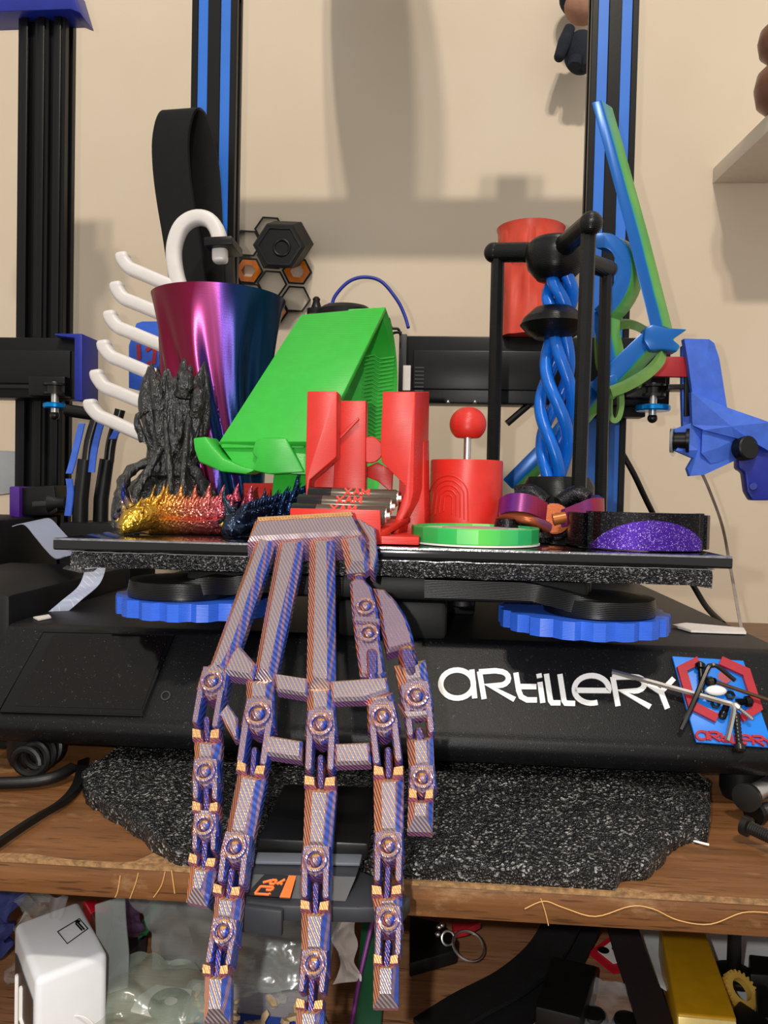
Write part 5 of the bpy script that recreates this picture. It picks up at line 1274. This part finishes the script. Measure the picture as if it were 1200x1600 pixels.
# bolts at the right edge
for i, (a, b_, r, lab) in enumerate((((1165, 1247), (1212, 1222), .0042, 'steel bolt at the right shelf edge, uppermost of the pile'), ((1160, 1288), (1212, 1312), .0028, 'small dark screw at the right shelf edge, lowest of the pile'), ((1176, 1272), (1215, 1262), .0036, 'dark bolt in the middle of the pile at the right edge'))):
    p, q = WZ(*a, ZS + .012 - .004 * i), WZ(*b_, ZS + .010 - .003 * i); t = thing('bolt', lab, 'bolt', (p + q) / 2 - Z * .006, 'bolts at the right shelf edge'); d = (q - p).normalized()
    B().lathe(p, [(r * .8, 0), (r * 1.5, .0004), (r * 1.5, .003), (r, .0034)], d, 20).part('head', [M['darksteel'], M['darksteel'], DS][i], t)
    L0 = (q - p).length; B().lathe(p, [(r * (1 if j % 2 else .86), .003 + (L0 - .003) * j / 24) for j in range(25)], d, 16).part('shaft', [M['steel'], M['darksteel'], M['darksteel']][i], t)
# white thread on the shelf
b = B(); b.tube(smoothpath([WZ(x, y, ZS + .0012) for x, y in ((1064, 1306), (1085, 1314), (1108, 1320))], 4), .0005, 6); b.solo('white_thread', M['white_paint'], 'short white thread on the wooden shelf right of the mat', 'thread')
# long blonde hair / thread stuck to the shelf's front
fz = lambda x, y: W(x, y, YS - .0006)
for i, pts in enumerate(([(820, 1420), (850, 1408), (880, 1418), (930, 1432), (985, 1416), (1020, 1420), (1060, 1438), (1110, 1444), (1160, 1426), (1200, 1426)], [(845, 1404), (852, 1425), (857, 1446)], [(188, 1368), (184, 1392), (180, 1402)], [(216, 1364), (212, 1380), (203, 1404)], [(258, 1362), (252, 1384), (240, 1402)], [(268, 1360), (273, 1396)])):
    b = B(); b.tube(smoothpath([fz(x, y) for x, y in pts], 5), .00022, 5); b.solo('strand', plain('blonde_fibre%d' % i, '#c9995c', .6), ['long blonde fibre along the front of the shelf at the right', 'short blonde fibre crossing the shelf front below the mat', 'blonde fibre on the left shelf front, leftmost of four', 'blonde fibre on the left shelf front, second of four', 'blonde fibre on the left shelf front, third of four', 'blonde fibre on the left shelf front nearest the hand'][i], 'fibre')

# grey gadget under the fingers
zg = ZS + .007
gd = thing('handheld_gadget', 'grey angular gadget with dark screen and orange label under the fingers', 'gadget', WZ(480, 1380, ZS))
def gz(x, y, h=0): return WZ(x, y, zg + h)
G1 = plain('dark_grey_gadget_shell', '#2e3034', .42, var=.08); G2 = plain('blue_grey_gadget_shell', '#5a6068', .45, var=.06)
body = [(312, 1386), (345, 1372), (392, 1362), (560, 1360), (600, 1374), (642, 1402), (632, 1416), (560, 1418), (440, 1415), (330, 1400)]
B().prism([gz(x, y) for x, y in body], (0, 0, -.0055), .0009).part('wing_plate', G1, gd, smooth=25)
B().prism([gz(x, y, 0) for x, y in ((380, 1410), (444, 1418), (440, 1424), (376, 1416))], (0, 0, -.009), .0006).part('front_catch', G1, gd)
tpl = [gz(398, 1364), gz(556, 1364), gz(556, 1332, .003), gz(398, 1332, .003)]
b = B(); b.loft([[gz(388, 1400), gz(540, 1408), gz(540, 1408, -.004), gz(388, 1400, -.004)], [gz(392, 1366, .005), gz(556, 1370, .005), gz(556, 1370, -.004), gz(392, 1366, -.004)], [gz(400, 1334, .007), gz(566, 1338, .007), gz(566, 1338, -.012), gz(400, 1334, -.012)]]); b.part('body_slope', G1, gd, smooth=15)
B().prism([gz(402, 1336, .0068), gz(566, 1339, .0068), gz(562, 1354, .0064), gz(398, 1351, .0064)], (0, 0, .0012), .0004).part('light_strip', G2, gd)
s0, s1, s2, s3 = gz(402, 1336, .006), gz(575, 1344, .006), W(584, 1250, .333), W(442, 1246, .333)
nrm = (s1 - s0).cross(s3 - s0).normalized(); nrm = nrm if nrm.y < 0 else -nrm
B().prism([s0, s1, s2, s3], -nrm * .006, .001).part('screen_housing', M['black'], gd)
def sq(u, v_): return s0.lerp(s1, u).lerp(s3.lerp(s2, u), v_)
B().prism([sq(.06, .06), sq(.94, .06), sq(.92, .90), sq(.08, .90)], nrm * .0006, .0002).part('screen', M['screen'], gd)
b = B(); b.tube([sq(.05, .05) + nrm * .0006, sq(.95, .05) + nrm * .0006, sq(.93, .91) + nrm * .0006, sq(.07, .91) + nrm * .0006], .0004, 6, closed=True); b.part('screen_frame', M['grey'], gd)
b = B(); b.sphere(W(424, 1283, .325), .0024, (.8, .5, 1.4)); b.part('orange_button', M['orange_print'], gd)
la, lb_, lc_, ld = gz(384, 1400, .0014), gz(452, 1404, .0014), gz(462, 1370, .0056), gz(414, 1367, .0056)
ln = (lb_ - la).cross(ld - la).normalized(); ln = ln if ln.z > 0 else -ln
def lq(u, v_): return la.lerp(lb_, u).lerp(ld.lerp(lc_, u), v_)
lbp = B().prism([lq(0, 0), lq(.78, 0), lq(.78, 1), lq(0, 1)], ln * .0006).part('black_label', M['black_matte'], gd)
B().prism([lq(.78, 0), lq(1.02, 0), lq(1.02, 1), lq(.78, 1)], ln * .0006).part('orange_stripe', M['orange_print'], gd)
for st_ in ([(.52, .14), (.52, .08), (.18, .08), (.18, .42), (.52, .42), (.52, .28), (.38, .28)], [(.16, .60), (.34, .72)], [(.36, .56), (.36, .74), (.50, .74), (.50, .56), (.36, .56)], [(.56, .56), (.72, .80)], [(.72, .56), (.60, .64)]):
    b = B()
    for p, q in zip(st_, st_[1:]): b.tube([lq(*p) + ln * .0006, lq(*q) + ln * .0006], .0005, 6)
    b.part('orange_character', M['orange_print'], lbp)
b = B(); b.lathe(W(604, 1262, .325), [(.004, 0), (.007, .003), (.007, .012), (.005, .016)], V((0, .4, -1)), 18); b.part('rear_knob', M['black'], gd)

# ------------------------------------------------------------------ the lower shelf
def onl(x, y, h=0.0): return WZ(x, y, ZL + h)
# white box
hbx = .062
tq = [onl(x, y, hbx) for x, y in ((22, 1442), (124, 1405), (169, 1488), (56, 1532))]
wbx = thing('white_box', 'white glossy cardboard box with printed black frame at the left', 'box', (sum(tq, V()) / 4) - Z * hbx)
b = B(); b.prism(tq, (0, 0, -hbx), .003, 4); b.part('carton', M['card'], wbx, smooth=50)
def tqp(u, v_): return tq[0].lerp(tq[1], u).lerp(tq[3].lerp(tq[2], u), v_) + Z * .0003
b = B(); cs = [(.50, .42), (.86, .34), (.90, .55), (.55, .66)]
b.tube([tqp(*p) for p in cs], .00028, 6, closed=True); b.part('printed_frame', M['black'], wbx)
for i in range(2):
    b = B(); b.tube([tqp(.78 + i * .035, .40), tqp(.815 + i * .035, .54)], .00035, 6); b.part('printed_line', M['black'], wbx)
b = B(); b.cyl(tqp(.815, .385), tqp(.815, .385) + Z * .0003, .0011, 14); b.part('printed_dot', M['black'], wbx)
lf0, lf1 = tq[0], tq[3]; sd = V((-1, -.35, 0)).normalized() * .0004
def lfp(u, h): return lf0.lerp(lf1, u) - Z * h + sd
b = B(); b.prism([lfp(.15, .010), lfp(.92, .010), lfp(.92, .054), lfp(.15, .054)], sd * .8); b.part('side_print', plain('dark_bronze_print', '#3a2f28', .5), wbx)
for st_ in ([(.3, .048), (.3, .016)], [(.5, .016), (.5, .03), (.66, .03)], [(.74, .05), (.74, .036), (.84, .036)]):
    b = B()
    for p, q in zip(st_, st_[1:]): b.tube([lfp(*p) + sd, lfp(*q) + sd], .0012, 6)
    b.part('side_letter', M['white_paint'], wbx)
fq0, fq1 = tq[3], tq[2]; fn_ = V((.15, -1, 0)).normalized() * .0003
b = B(); ctr = fq0.lerp(fq1, .55) - Z * .03; b.torus(ctr + fn_, .0085, .0003, V((.15, -1, 0)), 30, 6); b.part('round_seal', M['paper'], wbx)

def crumple(name, mat, label, cat, corners, amp, freq, seed, nu=34, nv=34, sag=0.0, th=None):
    """a crumpled sheet through four 3-D corners"""
    a, b_, c_, d = corners; n_ = (b_ - a).cross(d - a).normalized(); bb = B()
    def fn(u, v_):
        p = a.lerp(b_, u).lerp(d.lerp(c_, u), v_); q = p * freq + V((seed, seed * 2.3, 0))
        r = abs(mnoise.noise(q)) * 1.2 + .5 * abs(mnoise.noise(q * 2.1)) - .4
        return p + n_ * amp * r + V((mnoise.noise(q * 1.3 + V((9, 0, 0))), mnoise.noise(q * 1.3 + V((0, 9, 0))), 0)) * amp * .6 * (1 if 0 < u < 1 else 1.3) - Z * sag * math.sin(math.pi * u) * math.sin(math.pi * v_)
    bb.grid(fn, nu, nv); return bb.solo(name, mat, label, cat, smooth=25)
crumple('clear_bag', M['film'], 'clear crumpled plastic film around the left of the white box', 'plastic bag', (onl(4, 1545, .004), onl(50, 1535, .01), onl(112, 1404, .070), onl(18, 1404, .072)), .010, 60, 3)
crumple('blue_cloth', plain('dark_blue_cloth', '#16235c', .6, bump=.5), 'dark blue crumpled bag at the far left under the shelf', 'bag', (onl(-40, 1500, .0), onl(14, 1480, .02), onl(36, 1396, .06), onl(-40, 1396, .06)), .012, 50, 5)
rbx = thing('red_packet', 'glossy red packet behind the white box', 'packet', onl(155, 1455))
B().prism([onl(x, y, .030) for x, y in ((128, 1404), (172, 1404), (176, 1426), (142, 1424))], (0, 0, -.030), .002).part('wrapper', plain('glossy_red_wrapper', '#c3132a', .2, var=.2, vs=60, bump=.3, bs=120), rbx)
B().prism([onl(x, y, .0295) for x, y in ((140, 1420), (176, 1422), (174, 1460), (154, 1458))], (0, 0, -.026), .002).part('tube_row', plain('brown_red_film', '#7a3a34', .3, var=.3, vs=90), rbx)
B().prism([onl(x, y, .012) for x, y in ((154, 1460), (182, 1440), (230, 1462), (190, 1500))], (0, 0, -.012), .001).solo('grey_case', M['grey'], 'grey case edge behind the bags left of the fingers', 'case')
# big translucent bags
crumple('grey_bag', M['film_grey'], 'large grey translucent plastic bag behind the hanging fingers', 'plastic bag', (onl(236, 1516, .030), onl(480, 1550, .034), onl(560, 1410, .066), onl(200, 1402, .066)), .010, 34, 7, 44, 44)
crumple('zip_bag', M['film_green'], 'greenish zip bag with black coil lying before the white box', 'plastic bag', (onl(90, 1640, .03), onl(330, 1660, .03), onl(310, 1500, .042), onl(190, 1490, .046)), .008, 40, 8, 44, 44)
b = B(); P = smoothpath([onl(x, y, h) for x, y, h in ((172, 1406, .072), (174, 1450, .060), (178, 1500, .048), (176, 1550, .036))], 5); b.ribbon(P, V((.013, .002, .004)), .0012); b.solo('bag_flap', M['film_grey'], 'folded grey green flap of plastic beside the white box', 'plastic bag')
crumple('purple_bag', plain('violet_brown_film', '#4a3550', .3, var=.4, vs=40, bump=.3, bs=90), 'violet translucent bag under the shelf edge left of the fingers', 'plastic bag', (onl(176, 1470, .03), onl(214, 1460, .03), onl(240, 1404, .062), onl(176, 1402, .062)), .006, 50, 12)
crumple('green_bag', plain('green_film', '#1f6a44', .3, var=.3, bump=.3, bs=90), 'narrow green bag beside the violet one under the shelf edge', 'plastic bag', (onl(214, 1466, .026), onl(228, 1460, .03), onl(256, 1404, .06), onl(238, 1403, .06)), .004, 50, 13)
co_ = thing('black_coil', 'black round coil on white card inside the zip bag', 'coil', onl(262, 1592, .02))
B().prism([onl(x, y, .026) for x, y in ((204, 1578), (216, 1556), (244, 1538), (300, 1546), (290, 1592), (250, 1590))], (0, 0, -.001), .0002).part('white_card', M['paper'], co_)
b = B()
for i in range(4): b.torus(onl(266, 1570, .0285) + Z * .0006 * i, .0085 - .0014 * i, .0012, V((.1, -.1, 1)), 30, 8)
b.part('windings', M['rubber'], co_)
# clear case with beige chips
cs_ = thing('clear_case', 'clear plastic case holding beige chips on blue card under the fingers', 'case', onl(380, 1590))
cb_ = [onl(x, y, .016) for x, y in ((256, 1600), (300, 1532), (480, 1550), (520, 1620), (510, 1680), (250, 1650))]
B().prism([p - Z * .015 for p in cb_], (0, 0, .001)).part('blue_card', M['blue_floor'], cs_)
for i in range(len(cb_)):
    p, q = cb_[i], cb_[(i + 1) % len(cb_)]; B().prism([p, q, q - Z * .015, p - Z * .015], (p - q).cross(Z).normalized() * .0010).part('wall_panel', M['acrylic'], cs_)
b = B(); b.tube(cb_, .0007, 6, closed=True); b.part('rim', M['film_green'], cs_)
random.seed(21)
for i in range(70):
    x, y = random.uniform(262, 500), random.uniform(1545, 1640)
    if x < 300 and y < 1545 + (300 - x) * 1.2: continue
    c = onl(x, y, .005 + .005 * random.random()); R3 = Matrix.Rotation(random.uniform(0, 6.28), 3, 'Z') @ Matrix.Rotation(random.uniform(-.7, .7), 3, 'X') @ Matrix.Rotation(random.uniform(-.7, .7), 3, 'Y')
    L0 = random.uniform(.003, .0075); wd_ = random.uniform(.0018, .004); pts = [V((-L0 / 2, -wd_ / 2, 0)), V((L0 * .3, -wd_ * .6, 0)), V((L0 / 2, wd_ * .2, 0)), V((0, wd_ * .6, 0)), V((-L0 * .45, wd_ * .3, 0))]
    B().prism([c + R3 @ p for p in pts], R3 @ V((0, 0, random.uniform(.001, .0022))), .0002, 1).solo('chip', M['beige'], 'beige chip loose in the clear case under the fingers', 'chip', 'beige chips in the clear case')
crumple('white_tissue', M['paper'], 'crumpled white tissue right of the middle finger', 'paper', (onl(520, 1540, .02), onl(556, 1530, .02), onl(562, 1430, .045), onl(528, 1428, .045)), .006, 80, 15)
b = B(); b.prism([onl(x, y, h) for x, y, h in ((552, 1600, .004), (596, 1612, .004), (600, 1440, .03), (566, 1432, .04))], V((0, .004, -.002)), .0006); b.solo('green_folder', plain('dark_green_plastic', '#17492e', .35), 'dark green folder edge with violet rim beside the index finger', 'folder')
b = B(); b.tube([onl(548, 1606, .006), onl(563, 1520, .022), onl(584, 1430, .044)], .0011, 8); b.solo('violet_rod', plain('violet_plastic', '#7a2a80', .35), 'thin violet edging rod beside the green folder', 'rod')

# right half: key ring, straps, cards, gold bar, dish with black parts
kr = thing('key_fob', 'black fob with silver split ring and red tag under the shelf', 'key ring', onl(680, 1500))
B().prism([onl(x, y, .010) for x, y in ((640, 1505), (715, 1484), (716, 1470), (690, 1440), (640, 1430))], (0, 0, -.008), .001).part('black_fob', M['black_matte'], kr)
B().prism([onl(x, y, .014) for x, y in ((706, 1440), (752, 1440), (730, 1452), (710, 1456))], (0, 0, -.004), .0006).part('red_tag', M['red_tape'], kr)
b = B(); b.torus(onl(732, 1478, .010), .0088, .0008, V((.25, -.45, 1)), 36, 8); b.torus(onl(732, 1478, .0115), .0088, .0007, V((.25, -.45, 1)), 36, 8); b.part('split_ring', M['steel'], kr)
b = B(); b.torus(onl(700, 1466, .013), .0036, .0007, V((.3, -.9, .5)), 24, 8); b.part('jump_ring', M['steel'], kr)
for x, y in ((686, 1449), (684, 1460), (690, 1446)):
    b = B(); b.sphere(onl(x, y, .014), .0016); b.part('chain_bead', M['steel'], kr)
def strap(name, label, pts, wd, mat, th=.0024):
    P = smoothpath([onl(x, y, h) for x, y, h in pts], 6); wv = []
    for i in range(len(P)):
        t = (P[min(i + 1, len(P) - 1)] - P[max(i - 1, 0)]); t.z = 0; n = V((-t.y, t.x, 0)).normalized(); wv.append(n * wd)
    b = B(); b.ribbon(P, wv, th); return b.solo(name, mat, label, 'strap', smooth=30)
strap('black_strap', 'wide black flat strap curving across the lower shelf', [(668, 1612, .006), (730, 1572, .007), (800, 1534, .009), (850, 1490, .012), (880, 1440, .020)], .020, M['strap'])
strap('black_strap', 'second black strap behind the wide curving one', [(700, 1640, .003), (800, 1588, .003), (866, 1528, .004), (900, 1470, .010), (916, 1440, .016)], .018, M['strap'])
strap('maroon_strap', 'dark maroon strap left of the gold bar', [(1040, 1650, .010), (1010, 1560, .012), (985, 1490, .016), (970, 1440, .022)], .017, M['maroon'])
bb_ = B().prism([onl(x, y, .018) for x, y in ((836, 1572), (862, 1492), (934, 1508), (908, 1590))], (0, 0, -.018), .0015).solo('black_block', M['black'], 'black block wrapped in clear film among the straps', 'block')
crumple('clear_wrap', M['film'], 'clear film wrapper with black pieces right of the black block', 'plastic bag', (onl(880, 1640, .006), onl(1010, 1640, .006), onl(990, 1542, .012), onl(925, 1530, .014)), .003, 80, 17)
for i, (x, y) in enumerate(((880, 1592), (925, 1594), (980, 1604))):
    b = B(); c = onl(x, y, .006); b.lathe(V((c.x, c.y, ZL + .001)), [(.008, 0), (.0085, .003), (.006, .009), (.002, .010)], n=24); b.solo('black_bottle_cap', M['black'], ['glossy black cap at the bottom edge, leftmost', 'glossy black cap at the bottom edge, middle one', 'glossy black cap at the bottom edge, rightmost'][i], 'cap', 'black caps at the bottom edge')
cd_ = thing('red_card', 'red and white printed card under the shelf', 'card', onl(960, 1500))
cq = [onl(x, y, .004) for x, y in ((918, 1490), (962, 1458), (990, 1515), (957, 1522))]
B().prism(cq, (0, 0, .0006)).part('card_stock', plain('red_card_print', '#c2182c', .35), cd_)
cm = sum(cq, V()) / 4
B().prism([cm + (p - cm) * .62 + Z * .0008 + V((.001, .002, 0)) for p in cq], (0, 0, .0003)).part('white_field', M['paper'], cd_)
for dx, dy, r, m_ in ((-.004, .004, .0032, 'black'), (.004, -.002, .0026, 'orange_print'), (.003, .006, .002, 'grey')):
    b = B(); b.cyl(cm + V((dx, dy, .0011)), cm + V((dx, dy, .0014)), r, 20); b.part('printed_disc', M[m_], cd_)
gbar = thing('gold_bar', 'gold painted square metal bar lying on the lower shelf', 'bar', onl(1085, 1560))
gq = [onl(x, y, .024) for x, y in ((1058, 1584), (1030, 1440), (1098, 1440), (1152, 1592))]
B().prism(gq, (0, 0, -.020), .0016, 3).part('bar', M['gold'], gbar)
fr0, fr1 = gq[0], gq[3]
B().prism([fr0 + V((.0004, -.0002, -.001)), fr1 + V((-.0004, -.0002, -.001)), fr1 + V((.0, -.006, -.019)), fr0 + V((0, -.006, -.019))], V((0, .004, 0)), .0006).part('end_cap', plain('pale_gold_end', '#d8c07a', .35, metal=.4), gbar)
dsh = thing('white_dish', 'white round plastic dish under black parts at the right', 'dish', onl(1150, 1540))
c = onl(1130, 1520, 0); B().lathe(V((c.x, c.y, ZL)), [(.030, 0), (.040, .003), (.052, .008), (.054, .010), (.052, .0105), (.040, .0055), (.030, .003), (.001, .0028)], n=64).part('plate', M['white_bowl'], dsh)
dc = V((c.x, c.y, ZL))
bk_ = thing('black_stud', 'black round-footed stud standing on the white dish', 'stud', onl(1145, 1522, .012))
q = onl(1146, 1518, .014); B().lathe(q - Z * .004, [(.010, 0), (.0115, .001), (.0115, .003), (.010, .004), (.0035, .0045), (.0035, .030), (.003, .0305)], n=28).part('stud_body', M['black'], bk_)
bp1 = B().prism([onl(x, y, .020) for x, y in ((1170, 1490), (1206, 1494), (1206, 1524), (1172, 1522))], (0, 0, -.010), .001).solo('black_clip', M['black'], 'square black clip on the white dish at the right edge', 'clip')
B().prism([onl(x, y, .014) for x, y in ((1178, 1524), (1196, 1526), (1212, 1590), (1184, 1590))], (0, 0, -.006), .001).solo('black_lever', M['black'], 'long black lever on the white dish at the right edge', 'lever')
B().prism([onl(x, y, .014) for x, y in ((1146, 1572), (1156, 1562), (1200, 1592), (1210, 1612), (1150, 1612))], (0, 0, -.008), .001).solo('black_bracket', M['black'], 'dark bracket at the bottom right corner beside the gold bar', 'bracket')
# brass gear
gc = onl(1156, 1548, .014); gn = V((.35, -.55, .75)).normalized(); a_, b2, n2 = frame(gn); b = B(); rings = []
NT_ = 22
for i in range(NT_ * 4):
    t = 2 * math.pi * i / (NT_ * 4); ro = .0092 if i % 4 in (1, 2) else .0079; d = a_ * math.cos(t) + b2 * math.sin(t)
    rings.append([gc + d * .0052 - n2 * .002, gc + d * ro - n2 * .002, gc + d * ro + n2 * .002, gc + d * .0052 + n2 * .002])
b.loft(rings, False, True); b.solo('brass_gear', M['brass'], 'small brass gear ring leaning on the white dish', 'gear', smooth=25)
